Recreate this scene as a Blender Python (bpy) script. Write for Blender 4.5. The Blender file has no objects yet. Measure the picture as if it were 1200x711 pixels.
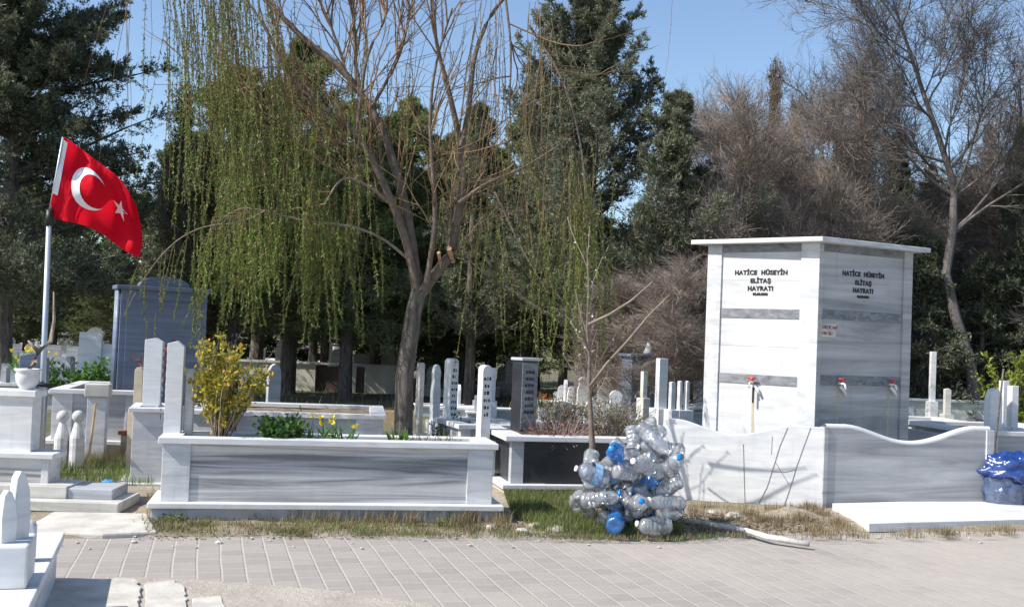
import bpy, math, random
import numpy as np
from mathutils import Matrix, Vector
R = math.radians
sc = bpy.context.scene
COL = sc.collection

# ------------------------------------------------------------------ camera
F = 1287.0; CAMZ = 1.6
cam = bpy.data.cameras.new('camera'); cam.sensor_width = 36.0; cam.lens = 36.0 * F / 1200.0
cam.clip_start = 0.05; cam.clip_end = 3000
co = bpy.data.objects.new('camera', cam); COL.objects.link(co)
CROT = Matrix.Rotation(R(90 + 1.76), 3, 'X') @ Matrix.Rotation(R(2.3), 3, 'Z')
co.matrix_world = Matrix.Translation((0, 0, CAMZ)) @ CROT.to_4x4()
sc.camera = co
# ------------------------------------------------------------------ sky, sun
SUN_EL, SUN_AZ = 44.0, 202.0        # azimuth = direction TO the sun, ccw from +X (left and a little towards the camera)
w = bpy.data.worlds.new('World'); sc.world = w; w.use_nodes = True
wn = w.node_tree; bg = wn.nodes['Background']
sky = wn.nodes.new('ShaderNodeTexSky'); sky.sky_type = 'NISHITA'; sky.sun_disc = False
sky.sun_elevation = R(SUN_EL); sky.sun_rotation = R(90 - SUN_AZ)
sky.air_density = 1.0; sky.dust_density = 1.0; sky.ozone_density = 2.5; sky.altitude = 300
wn.links.new(sky.outputs[0], bg.inputs[0]); bg.inputs[1].default_value = 0.142
sl = bpy.data.lights.new('sun', 'SUN'); sl.energy = 5.0; sl.angle = R(0.53); sl.color = (1.0, 0.955, 0.88)
so = bpy.data.objects.new('sun', sl); COL.objects.link(so)
sd = Vector((math.cos(R(SUN_EL)) * math.cos(R(SUN_AZ)), math.cos(R(SUN_EL)) * math.sin(R(SUN_AZ)), math.sin(R(SUN_EL))))
so.rotation_euler = sd.to_track_quat('Z', 'Y').to_euler(); so.location = (-20, -8, 25)
sc.view_settings.view_transform = 'Standard'; sc.view_settings.look = 'None'
sc.view_settings.exposure = 0.4; sc.view_settings.gamma = 1.0
sc.cycles.transparent_max_bounces = 24; sc.cycles.max_bounces = 8
sc.cycles.caustics_reflective = False; sc.cycles.caustics_refractive = False

# ------------------------------------------------------------------ pixel -> ray helpers (1200x711 photograph)
def ray(px, py):
    d = CROT @ Vector((px - 600.0, 355.5 - py, -F)); return d / d.y
def P(px, py, Y):
    r = ray(px, py); return np.array((r.x * Y, Y, CAMZ + r.z * Y))
def G(px, py, z=0.0):
    r = ray(px, py); t = (z - CAMZ) / r.z; return np.array((r.x * t, t, z))
PM = lambda Y: F / Y
UA = R(15.5)
U = np.array((math.cos(UA), math.sin(UA), 0)); V = np.array((-math.sin(UA), math.cos(UA), 0))

# ------------------------------------------------------------------ geometry collector
class Geo:
    def __init__(s): s.v = []; s.f = []; s.n = 0
    def add(s, v, f):
        v = np.asarray(v, float).reshape(-1, 3); f = np.asarray(f, np.int64)
        s.v.append(v); s.f.append(f + s.n); s.n += len(v); return s
    def polys(s, v, fs):
        b = s.n; s.v.append(np.asarray(v, float)); s.n += len(v)
        for f in fs: s.f.append(np.asarray([f]) + b)
        return s
    def box(s, x0, x1, y0, y1, z0, z1):
        v = [(x, y, z) for z in (z0, z1) for y in (y0, y1) for x in (x0, x1)]
        return s.add(v, [(0, 2, 3, 1), (4, 5, 7, 6), (0, 1, 5, 4), (2, 6, 7, 3), (0, 4, 6, 2), (1, 3, 7, 5)])
    def prism(s, pts, a0, a1, axis='y'):       # outline in (x,z) thickness along y, or in (x,y) along z
        n = len(pts); v = []
        for a in (a0, a1):
            for p in pts: v.append((p[0], a, p[1]) if axis == 'y' else (p[0], p[1], a))
        fs = [tuple(range(n)), tuple(range(2 * n - 1, n - 1, -1))]
        for i in range(n):
            j = (i + 1) % n; fs.append((i, i + n, j + n, j))
        return s.polys(v, fs)
    def lathe(s, prof, c=(0, 0, 0), n=20, M=None):
        pr = np.array(prof, float); a = np.arange(n) * 2 * math.pi / n
        v = np.stack([pr[:, 0][:, None] * np.cos(a), pr[:, 0][:, None] * np.sin(a), np.repeat(pr[:, 1][:, None], n, 1)], -1).reshape(-1, 3)
        if M is not None: v = v @ M.T
        v = v + np.array(c)
        k = np.arange(len(pr) - 1)[:, None] * n; i = np.arange(n)[None]; j = (i + 1) % n
        return s.add(v, np.stack([k + i, k + j, k + n + j, k + n + i], -1).reshape(-1, 4))
    def tubes(s, Pn, Rn, sides=4):
        Pn = np.asarray(Pn, float); Rn = np.asarray(Rn, float); M, n, _ = Pn.shape
        t = np.gradient(Pn, axis=1); t /= np.linalg.norm(t, axis=2, keepdims=True) + 1e-9
        ref = np.where(np.abs(t[..., 2:3]) > .9, np.array([1., 0, 0]), np.array([0, 0, 1.]))
        a = np.cross(t, ref); a /= np.linalg.norm(a, axis=2, keepdims=True) + 1e-9; b = np.cross(t, a)
        th = np.arange(sides) * 2 * math.pi / sides
        v = Pn[:, :, None] + Rn[:, :, None, None] * (a[:, :, None] * np.cos(th)[None, None, :, None] + b[:, :, None] * np.sin(th)[None, None, :, None])
        base = (np.arange(M) * n * sides)[:, None, None] + (np.arange(n - 1) * sides)[None, :, None]
        i = np.arange(sides)[None, None]; j = (i + 1) % sides
        return s.add(v.reshape(-1, 3), np.stack([base + i, base + j, base + sides + j, base + sides + i], -1).reshape(-1, 4))
    def tube(s, pts, rad, sides=10):
        pts = np.array(pts, float); rad = np.full(len(pts), rad) if np.isscalar(rad) else np.array(rad)
        s.tubes(pts[None], rad[None], sides)
        for e in (0, -1):
            pass
        n = len(pts); b = s.n - n * sides
        s.f.append(np.array([[b + k for k in range(sides)]])); s.f.append(np.array([[b + (n - 1) * sides + k for k in range(sides)][::-1]]))
        return s
    def leaves(s, p, d, L, W, rng, jit=.5, fold=0):
        n = len(p); d = d + rng.normal(0, jit, (n, 3)); d /= np.linalg.norm(d, axis=1, keepdims=True) + 1e-9
        r = rng.normal(0, 1, (n, 3)); a = np.cross(d, r); a /= np.linalg.norm(a, axis=1, keepdims=True) + 1e-9
        L = (L * rng.uniform(.6, 1.3, n))[:, None]; W = (W * rng.uniform(.6, 1.3, n))[:, None] * .5
        m = p + d * L * .45
        v = np.stack([p, m + a * W, p + d * L, m - a * W], 1)
        return s.add(v.reshape(-1, 3), np.arange(n * 4).reshape(-1, 4))
    def mesh(s, name, smooth=False):
        me = bpy.data.meshes.new(name); v = np.concatenate(s.v)
        me.vertices.add(len(v)); me.vertices.foreach_set('co', v.ravel())
        li = np.concatenate([f.ravel() for f in s.f]); tot = np.concatenate([np.full(len(f), f.shape[1]) for f in s.f])
        st = np.concatenate([[0], np.cumsum(tot)[:-1]])
        me.loops.add(len(li)); me.loops.foreach_set('vertex_index', li.astype(np.int32))
        me.polygons.add(len(tot)); me.polygons.foreach_set('loop_start', st.astype(np.int32))
        me.update(calc_edges=True)
        me.polygons.foreach_set('use_smooth', np.full(len(tot), bool(smooth)))
        return me

def fixnorm(me):
    import bmesh
    bm = bmesh.new(); bm.from_mesh(me); bmesh.ops.recalc_face_normals(bm, faces=bm.faces); bm.to_mesh(me); bm.free()

def props(o, label=None, cat=None, group=None, kind=None):
    for k, v in (('label', label), ('category', cat), ('group', group), ('kind', kind)):
        if v: o[k] = v
    return o
def thing(name, label, cat, loc=(0, 0, 0), rz=0.0, group=None):
    o = bpy.data.objects.new(name, None); COL.objects.link(o); o.empty_display_size = .1
    o.location = loc; o.rotation_euler = (0, 0, rz); return props(o, label, cat, group)
def obj(name, geo, mat, parent=None, label=None, cat=None, group=None, kind=None, smooth=False, bevel=0, loc=None, rz=0, normals=True):
    me = geo if isinstance(geo, bpy.types.Mesh) else geo.mesh(name, smooth)
    if normals and not isinstance(geo, bpy.types.Mesh) and len(me.polygons) < 20000: fixnorm(me)
    if mat and not me.materials: me.materials.append(mat)
    o = bpy.data.objects.new(name, me); COL.objects.link(o)
    if parent: o.parent = parent
    if loc is not None: o.location = loc; o.rotation_euler = (0, 0, rz)
    if bevel:
        m = o.modifiers.new('bevel', 'BEVEL'); m.width = bevel; m.segments = 2; m.limit_method = 'ANGLE'
    return props(o, label, cat, group, kind)
def copy_tree(o, parent=None):
    c = o.copy(); COL.objects.link(c); c.parent = parent
    for ch in list(o.children): copy_tree(ch, c)
    return c

# ------------------------------------------------------------------ materials
MATS = {}
def newmat(name):
    m = bpy.data.materials.new(name); m.use_nodes = True; nt = m.node_tree; b = nt.nodes['Principled BSDF']
    MATS[name] = m; return m, nt, b
def N(nt, typ, **kw):
    n = nt.nodes.new(typ)
    for k, v in kw.items():
        if k in n.inputs: n.inputs[k].default_value = v
        else: setattr(n, k, v)
    return n
def L(nt, a, b): nt.links.new(a, b)
def coords(nt, scale=(1, 1, 1), rot=(0, 0, 0), src='Object'):
    t = N(nt, 'ShaderNodeTexCoord'); mp = N(nt, 'ShaderNodeMapping'); L(nt, t.outputs[src], mp.inputs[0])
    mp.inputs['Scale'].default_value = scale; mp.inputs['Rotation'].default_value = rot; return mp.outputs[0]
def ramp(nt, fac, stops):
    r = N(nt, 'ShaderNodeValToRGB'); e = r.color_ramp.elements
    while len(e) < len(stops): e.new(.5)
    for el, (p, c) in zip(e, stops): el.position = p; el.color = (*c, 1) if len(c) == 3 else c
    L(nt, fac, r.inputs[0]); return r.outputs[0]
def noise(nt, vec, scale, detail=5, rough=.55, dist=0):
    n = N(nt, 'ShaderNodeTexNoise'); n.inputs['Scale'].default_value = scale; n.inputs['Detail'].default_value = detail
    n.inputs['Roughness'].default_value = rough; n.inputs['Distortion'].default_value = dist; L(nt, vec, n.inputs['Vector']); return n.outputs[0]
def mixc(nt, fac, a, b, mode='MIX'):
    m = N(nt, 'ShaderNodeMix', data_type='RGBA', blend_type=mode)
    for s, v in ((m.inputs[0], fac), (m.inputs[6], a), (m.inputs[7], b)):
        if hasattr(v, 'is_linked'): L(nt, v, s)
        else: s.default_value = v if not isinstance(v, tuple) or len(v) == 4 else (*v, 1)
    return m.outputs[2]
def bump(nt, b, h, strength=.3, dist=.01):
    n = N(nt, 'ShaderNodeBump'); n.inputs['Strength'].default_value = strength; n.inputs['Distance'].default_value = dist
    L(nt, h, n.inputs['Height']); L(nt, n.outputs[0], b.inputs['Normal'])

def marble(name, lo, hi, dirt=.25, streak=(1.2, 3, 9), tilt=.06, contrast=(.35, .65), rough=.38, dirtcol=(.30, .26, .20)):
    m, nt, b = newmat(name)
    v = coords(nt, streak, (tilt, tilt, 0))
    n1 = noise(nt, v, 1.3, 7, .6, .9)
    c = ramp(nt, n1, [(contrast[0], lo), (contrast[1], hi)])
    v2 = coords(nt, (1, 1, 1)); n2 = noise(nt, v2, 2.3, 6, .65)
    f = ramp(nt, n2, [(.48, (0, 0, 0)), (.78, (dirt, dirt, dirt))])
    c = mixc(nt, f, c, dirtcol)
    v3 = coords(nt, (26, 26, 2.2)); n3 = noise(nt, v3, .6, 4, .6)       # rain streaks running down
    f3 = ramp(nt, n3, [(.55, (0, 0, 0)), (.8, (dirt * .7,) * 3)])
    c = mixc(nt, f3, c, tuple(x * .55 for x in lo))
    L(nt, c, b.inputs['Base Color']); rr = ramp(nt, n2, [(.3, (rough,) * 3), (.7, (rough + .25,) * 3)]); L(nt, rr, b.inputs['Roughness'])
    bump(nt, b, noise(nt, v2, 60, 3), .12, .002)
    return m
marble('white_marble', (.46, .48, .51), (.70, .70, .70), .32)
marble('clean_marble', (.58, .59, .61), (.76, .76, .75), .3)
marble('fountain_marble', (.42, .43, .44), (.61, .61, .61), .25, (.6, .6, 7), 0, (.22, .55))
marble('streaked_marble', (.17, .175, .19), (.58, .575, .57), .15, (.28, 1, 7), .09, (.41, .57))
marble('grey_marble', (.30, .32, .35), (.50, .52, .56), .25, (.5, 1, 9), 0.03, (.3, .68))
marble('aged_marble', (.42, .41, .38), (.72, .70, .64), .5, (1, 2, 4))
marble('shade_marble', (.215, .22, .23), (.52, .52, .52), .22, (.4, .4, 6), .02, (.3, .66))  # grey streaked marble, with the shade of the right-hand faces put into its colour
marble('blue_granite', (.075, .10, .155), (.17, .215, .31), .12, (.4, .6, 8), .03, (.3, .7), .3)
marble('dark_granite', (.018, .02, .026), (.035, .038, .045), .1, (3, 3, 3), 0, (.3, .7), .22)
marble('band_granite', (.10, .11, .13), (.26, .27, .29), .4, (6, 6, 14), 0, (.35, .65), .35, (.4, .37, .33))
def plain(name, col, rough=.6, var=.25, scale=8, metal=0, bmp=.15, bscale=40, col2=None):
    m, nt, b = newmat(name); v = coords(nt); n = noise(nt, v, scale, 6, .6)
    c = ramp(nt, n, [(.3, tuple(x * (1 - var) for x in col)), (.7, col2 or tuple(min(1, x * (1 + var)) for x in col))])
    L(nt, c, b.inputs['Base Color']); b.inputs['Roughness'].default_value = rough; b.inputs['Metallic'].default_value = metal
    if bmp: bump(nt, b, noise(nt, v, bscale, 4), bmp, .01)
    return m
plain('concrete', (.50, .47, .42), .9, .22, 5, 0, .5, 30)
plain('plaster', (.60, .57, .50), .9, .15, 2, 0, .3, 20)
plain('brown_panel', (.09, .055, .045), .6, .3, 3)
plain('soil', (.16, .115, .075), .95, .45, 9, 0, .8, 25, (.27, .21, .14))
def barkmat(name, lo, hi):
    m, nt, b = newmat(name); v = coords(nt, (9, 9, 1.6)); n = noise(nt, v, 2.6, 8, .7, .8); v2 = coords(nt); n2 = noise(nt, v2, 3, 4)
    c = ramp(nt, n, [(.38, lo), (.62, hi)]); c = mixc(nt, ramp(nt, n2, [(.4, (0, 0, 0)), (.7, (.5, .5, .5))]), c, tuple(x * .6 for x in hi))
    L(nt, c, b.inputs['Base Color']); b.inputs['Roughness'].default_value = .92; bump(nt, b, n, 1.0, .05)
barkmat('bark', (.05, .04, .034), (.25, .215, .185))
plain('limb_bark', (.15, .115, .09), .85, .35, 14, 0, .6, 30)
plain('pale_bark', (.24, .19, .15), .85, .35, 14, 0, .6, 30)
plain('bare_twig', (.30, .26, .225), .85, .35, 1.5, 0, 0)
plain('dark_twig', (.15, .13, .12), .85, .35, 1.5, 0, 0)
plain('brown_twig', (.27, .22, .185), .85, .35, 1.5, 0, 0)
plain('willow_twig', (.20, .125, .065), .75, .35, 1.5, 0, 0)
plain('galvanised', (.45, .50, .55), .38, .12, 9, .35, 0)
plain('black_plastic', (.015, .015, .017), .5, .2, 9)
plain('wood', (.42, .30, .17), .75, .3, 18)
plain('fresh_cut_wood', (.50, .30, .17), .7, .25, 40)
plain('terracotta', (.36, .12, .06), .8, .2)
plain('beige_stone', (.42, .36, .28), .85, .25, 7)
plain('white_pipe', (.52, .50, .46), .6, .3, 14)
plain('pebble', (.48, .45, .40), .9, .35, 3, 0, .2)
plain('black_paint', (.012, .012, .014), .5, .2, 20, 0, 0)
plain('red_paint', (.30, .02, .025), .5, .3, 20, 0, 0)
plain('tap_red', (.55, .06, .04), .4, .2, 20, 0, 0)
plain('tap_white', (.8, .8, .78), .3, .05, 20, 0, 0)
plain('crack_light', (.36, .36, .36), .9, .2, 12, 0, 0)
plain('stain', (.46, .40, .29), .7, .25, 12, 0, 0)
plain('crack', (.22, .21, .20), .95, .3, 20, 0, 0)
plain('blue_plastic_bit', (.05, .30, .68), .4, .2, 20)

def leafmat(name, a, b_, trans=.25, rough=.55, spec=.3):
    m, nt, b = newmat(name)
    g = N(nt, 'ShaderNodeNewGeometry'); c = ramp(nt, g.outputs['Random Per Island'], [(0, a), (1, b_)])
    v = coords(nt, src='Object'); n = noise(nt, v, 1.1, 3)
    c = mixc(nt, 1.0, c, ramp(nt, n, [(.3, (.72, .72, .72)), (.7, (1.25, 1.25, 1.2))]), 'MULTIPLY')
    L(nt, c, b.inputs['Base Color']); b.inputs['Roughness'].default_value = rough; b.inputs['Specular IOR Level'].default_value = spec
    t = N(nt, 'ShaderNodeBsdfTranslucent'); L(nt, c, t.inputs[0]); mx = N(nt, 'ShaderNodeMixShader'); mx.inputs[0].default_value = trans
    L(nt, b.outputs[0], mx.inputs[1]); L(nt, t.outputs[0], mx.inputs[2])
    L(nt, mx.outputs[0], nt.nodes['Material Output'].inputs[0]); return m
leafmat('cedar_needles', (.06, .08, .05), (.22, .235, .155), .34)
leafmat('blue_cedar_needles', (.09, .105, .07), (.27, .28, .19), .28)
leafmat('mid_needles', (.10, .135, .055), (.31, .35, .15), .45)
leafmat('dark_needles', (.05, .075, .03), (.21, .235, .09), .38)
leafmat('brown_cypress', (.09, .06, .03), (.22, .16, .09), .15)
leafmat('olive_cypress', (.065, .07, .035), (.16, .155, .09), .15)
leafmat('willow_leaf', (.09, .135, .03), (.26, .31, .08), .4)
leafmat('fresh_leaf', (.06, .14, .03), (.16, .30, .07), .35)
leafmat('yellow_leaf', (.38, .23, .03), (.72, .47, .05), .35)
leafmat('yellow_green_leaf', (.16, .2, .03), (.55, .45, .05), .35)
leafmat('bright_thuja', (.14, .20, .02), (.34, .38, .05), .3)
leafmat('grass_blade', (.07, .13, .03), (.22, .27, .08), .35)
leafmat('dry_blade', (.13, .10, .055), (.38, .31, .19), .3)
leafmat('red_leaf', (.12, .03, .035), (.3, .10, .09), .3)
leafmat('dry_shrub', (.16, .16, .07), (.36, .33, .2), .3)
leafmat('flower_yellow', (.80, .62, .02), (.95, .8, .1), .3)
leafmat('flower_orange', (.80, .25, .02), (.95, .4, .05), .3)
leafmat('blossom', (.65, .5, .45), (.9, .8, .78), .3)

# pavers
m, nt, b = newmat('pavers')
tc = N(nt, 'ShaderNodeTexCoord'); mp = N(nt, 'ShaderNodeMapping'); mp.inputs['Rotation'].default_value = (0, 0, -(UA + R(90))); L(nt, tc.outputs['Object'], mp.inputs[0])
nz = N(nt, 'ShaderNodeTexNoise'); nz.inputs['Scale'].default_value = 1.1; L(nt, mp.outputs[0], nz.inputs['Vector'])
vm = N(nt, 'ShaderNodeVectorMath', operation='MULTIPLY_ADD'); vm.inputs[1].default_value = (.03, .03, 0); L(nt, nz.outputs['Color'], vm.inputs[0]); L(nt, mp.outputs[0], vm.inputs[2])
bk = N(nt, 'ShaderNodeTexBrick'); L(nt, vm.outputs[0], bk.inputs['Vector'])
bk.inputs['Scale'].default_value = 1; bk.inputs['Brick Width'].default_value = .205; bk.inputs['Row Height'].default_value = .155
bk.inputs['Mortar Size'].default_value = .009; bk.inputs['Mortar Smooth'].default_value = .6; bk.offset = .5
bk.inputs['Color1'].default_value = (.29, .262, .238, 1); bk.inputs['Color2'].default_value = (.35, .315, .285, 1); bk.inputs['Mortar'].default_value = (.43, .39, .34, 1)
wv = coords(nt); n1 = noise(nt, wv, .7, 6, .62, .3); n2 = noise(nt, wv, 9, 5, .6)
sx = N(nt, 'ShaderNodeSeparateXYZ'); L(nt, tc.outputs['Object'], sx.inputs[0])
mr = N(nt, 'ShaderNodeMapRange'); mr.inputs['From Min'].default_value = -1.5; mr.inputs['From Max'].default_value = 4.0; mr.inputs['To Min'].default_value = -.17; mr.inputs['To Max'].default_value = .13; L(nt, sx.outputs[0], mr.inputs[0])
ad = N(nt, 'ShaderNodeMath', operation='ADD'); L(nt, n1, ad.inputs[0]); L(nt, mr.outputs[0], ad.inputs[1])
du = ramp(nt, ad.outputs[0], [(.40, (0, 0, 0)), (.66, (.85, .85, .85))])
c = mixc(nt, ramp(nt, n2, [(.3, (0, 0, 0)), (.75, (.3, .3, .3))]), bk.outputs['Color'], (.27, .24, .22))
c = mixc(nt, du, c, mixc(nt, n2, (.34, .30, .26), (.48, .43, .37)))
L(nt, c, b.inputs['Base Color']); b.inputs['Roughness'].default_value = .92
hm = N(nt, 'ShaderNodeMath', operation='MULTIPLY_ADD'); L(nt, bk.outputs['Fac'], hm.inputs[0]); hm.inputs[1].default_value = -1.0; L(nt, noise(nt, wv, 30, 5, .7), hm.inputs[2])
bump(nt, b, hm.outputs[0], .55, .006)

# dirt with patches
def dirtmat(name, a, b_, g, gpos):
    m, nt, b = newmat(name); v = coords(nt)
    c = ramp(nt, noise(nt, v, 3.0, 8, .7, .4), [(.3, a), (.7, b_)])
    f = ramp(nt, noise(nt, v, .8, 5, .6), [(gpos, (0, 0, 0)), (gpos + .12, (.8, .8, .8))])
    c = mixc(nt, f, c, g); f2 = ramp(nt, noise(nt, v, 45, 3, .7), [(.55, (0, 0, 0)), (.7, (.55, .55, .55))]); c = mixc(nt, f2, c, tuple(x * .6 for x in a))
    L(nt, c, b.inputs['Base Color']); b.inputs['Roughness'].default_value = .96; bump(nt, b, noise(nt, v, 22, 8, .75), .9, .03)
dirtmat('dirt', (.26, .20, .14), (.50, .43, .34), (.20, .19, .09), .50)
dirtmat('sand', (.40, .35, .29), (.58, .52, .45), (.42, .38, .32), .55)
dirtmat('far_ground', (.12, .10, .065), (.22, .18, .12), (.08, .11, .04), .42)

# clear plastic
def plastic(name, tint, alpha, rough=.12, white=.06, dcol=(.8, .85, .9)):
    m, nt, b = newmat(name); nt.nodes.remove(b)
    tr = N(nt, 'ShaderNodeBsdfTransparent'); tr.inputs[0].default_value = (*tint, 1)
    gl = N(nt, 'ShaderNodeBsdfGlossy'); gl.inputs['Roughness'].default_value = rough; gl.inputs[0].default_value = (1, 1, 1, 1)
    df = N(nt, 'ShaderNodeBsdfDiffuse'); df.inputs[0].default_value = (*dcol, 1)
    tl = N(nt, 'ShaderNodeBsdfTranslucent'); tl.inputs[0].default_value = (*dcol, 1)
    lw = N(nt, 'ShaderNodeLayerWeight'); lw.inputs[0].default_value = .35
    v = coords(nt); nn = noise(nt, v, 14, 4, .6)
    bp = N(nt, 'ShaderNodeBump'); bp.inputs['Strength'].default_value = .6; bp.inputs['Distance'].default_value = .02; L(nt, nn, bp.inputs['Height'])
    for q in (gl, lw): L(nt, bp.outputs[0], q.inputs['Normal'])
    sc_ = N(nt, 'ShaderNodeMath', operation='MULTIPLY_ADD'); L(nt, lw.outputs['Fresnel'], sc_.inputs[0]); sc_.inputs[1].default_value = 1.1; sc_.inputs[2].default_value = .05
    sc_.use_clamp = True
    dm = N(nt, 'ShaderNodeMixShader'); dm.inputs[0].default_value = .5; L(nt, df.outputs[0], dm.inputs[1]); L(nt, tl.outputs[0], dm.inputs[2])
    m1 = N(nt, 'ShaderNodeMixShader'); m1.inputs[0].default_value = alpha; L(nt, tr.outputs[0], m1.inputs[1]); L(nt, dm.outputs[0], m1.inputs[2])
    m2 = N(nt, 'ShaderNodeMixShader'); L(nt, sc_.outputs[0], m2.inputs[0]); L(nt, m1.outputs[0], m2.inputs[1]); L(nt, gl.outputs[0], m2.inputs[2])
    L(nt, m2.outputs[0], nt.nodes['Material Output'].inputs[0]); return m
plastic('clear_plastic', (.95, .97, .985), .32, .1, .06, (.97, .98, 1))
plastic('blue_clear_plastic', (.35, .68, 1), .5, .15, .06, (.03, .36, 1))
plastic('blue_bag_plastic', (.05, .15, .5), .72, .25, .06, (.02, .12, .55))
plastic('grey_bag_plastic', (.4, .52, .8), .45, .2, .06, (.22, .33, .56))
plain('blue_cap', (.01, .22, .72), .35, .12, 20, 0, 0)
plain('label_blue', (.03, .30, .75), .4, .3, 30, 0, 0, 40, (.55, .72, .9))
# flag cloth
m, nt, b = newmat('red_cloth'); b.inputs['Base Color'].default_value = (.68, .004, .02, 1); b.inputs['Roughness'].default_value = .7
b.inputs['Specular IOR Level'].default_value = .15
t = N(nt, 'ShaderNodeBsdfTranslucent'); t.inputs[0].default_value = (.75, .01, .03, 1); mx = N(nt, 'ShaderNodeMixShader'); mx.inputs[0].default_value = .35
L(nt, b.outputs[0], mx.inputs[1]); L(nt, t.outputs[0], mx.inputs[2]); L(nt, mx.outputs[0], nt.nodes['Material Output'].inputs[0])
bump(nt, b, noise(nt, coords(nt, (5, 5, 2)), 2.2, 4, .6, .6), .6, .05)
plain('white_cloth', (.82, .82, .82), .8, .03, 5, 0, 0)
M = MATS
rng0 = np.random.default_rng(7)

# ================================================================== SETTING: ground, road, verge
g = Geo(); s_ = 900
g.add([(-s_, -60, 0), (s_, -60, 0), (s_, s_, 0), (-s_, s_, 0)], [(0, 1, 2, 3)])
obj('ground', g, M['far_ground'], kind='structure')

def fnoise(x, y, seed=0):
    r = np.random.default_rng(seed); out = 0
    for k in range(14):
        f = 2 ** r.uniform(0.2, 4.2); a = r.uniform(0, 6.28); out = out + np.sin(x * f * math.cos(a) + y * f * math.sin(a) + r.uniform(0, 6.28)) / f ** .7
    return out / 3
def rough_patch(name, poly_fn, x0, x1, y0, y1, step, mat, base, amp, seed):
    xs = np.arange(x0, x1 + step, step); ys = np.arange(y0, y1 + step, step); X, Y = np.meshgrid(xs, ys)
    Z = base + amp * fnoise(X, Y, seed) + amp * .35 * fnoise(X * 5, Y * 5, seed + 1)
    k = poly_fn(X, Y); Z = np.where(k > 0, np.minimum(1, k) * Z, 0) - .03 * (1 - np.clip(k, 0, 1))
    ny, nx = X.shape; idx = np.arange(nx * ny).reshape(ny, nx)
    g = Geo(); g.add(np.stack([X, Y, Z], -1), np.stack([idx[:-1, :-1], idx[:-1, 1:], idx[1:, 1:], idx[1:, :-1]], -1).reshape(-1, 4))
    return obj(name, g, mat, kind='structure', smooth=True, normals=False)
E0 = G(70, 633); E1 = G(1200, 624)
eu = (E1 - E0) / np.linalg.norm(E1 - E0); ev = np.array((-eu[1], eu[0], 0)); EA = math.atan2(eu[1], eu[0])
def edge_s(X, Y): return (X - E0[0]) * ev[0] + (Y - E0[1]) * ev[1]     # metres beyond the road edge
def edge_t(X, Y): return (X - E0[0]) * eu[0] + (Y - E0[1]) * eu[1]
rough_patch('dirt_verge', lambda X, Y: np.clip((edge_s(X, Y) + .02 + .05 * fnoise(edge_t(X, Y) * 2.2, 0 * Y, 5)) * 14, -1, 1), -7, 10, 5.5, 14.5, .04, M['dirt'], .035, .022, 3)
# road: a strip along the edge, irregular far side
xs = np.linspace(-9, 14, 260); wob = .03 * fnoise(xs * 3, xs * 0, 9)
top = np.array([E0 + eu * x + ev * (w_ + .05) for x, w_ in zip(xs, wob)]); bot = np.array([E0 + eu * x - ev * 11 for x in xs])
g = Geo(); v = np.concatenate([bot, top]); v[:, 2] = .012; n = len(xs); i = np.arange(n - 1)
g.add(v, np.stack([i, i + 1, i + 1 + n, i + n], -1)); obj('road', g, M['pavers'], kind='structure', normals=False)
# concrete apron strip, broken edge, near the bottom left
def slab_poly(name, pts, z0, z1, mat, bevel=.006, **kw):
    g = Geo(); g.prism([(p[0], p[1]) for p in pts], z0, z1, 'z'); return obj(name, g, mat, bevel=bevel, **kw)
def jag(pts, amp, seed, n=7):
    r = random.Random(seed); out = []
    for a, b_ in zip(pts, pts[1:] + pts[:1]):
        L_ = float(np.linalg.norm(b_ - a)); k_ = max(1, min(n, int(L_ / .05)))
        for i in range(k_): q = a + (b_ - a) * i / k_; out.append(q + np.array((r.uniform(-amp, amp), r.uniform(-amp, amp), 0)) * (1 if i else .3))
    return out
for k_, pp in enumerate(([(-60, 900), (-60, 677), (118, 684), (158, 683), (165, 695), (162, 714), (158, 900)], [(171, 687), (204, 684), (216, 692), (219, 712), (224, 900), (166, 900), (170, 712)], [(224, 705), (258, 702), (263, 714), (262, 900), (228, 900)])):
    slab_poly('concrete_apron', jag([G(*p) for p in pp], .012, k_), -.02, .032 - .004 * k_, M['concrete'], .004, kind='structure')
sp_ = jag([G(120, 679), G(200, 680), G(300, 687), G(380, 693), G(450, 701), G(560, 722), G(640, 760), G(500, 900), G(150, 900)], .03, 9)
slab_poly('sand', sp_, 0.0, .0165, M['sand'], 0, kind='structure')

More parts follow.
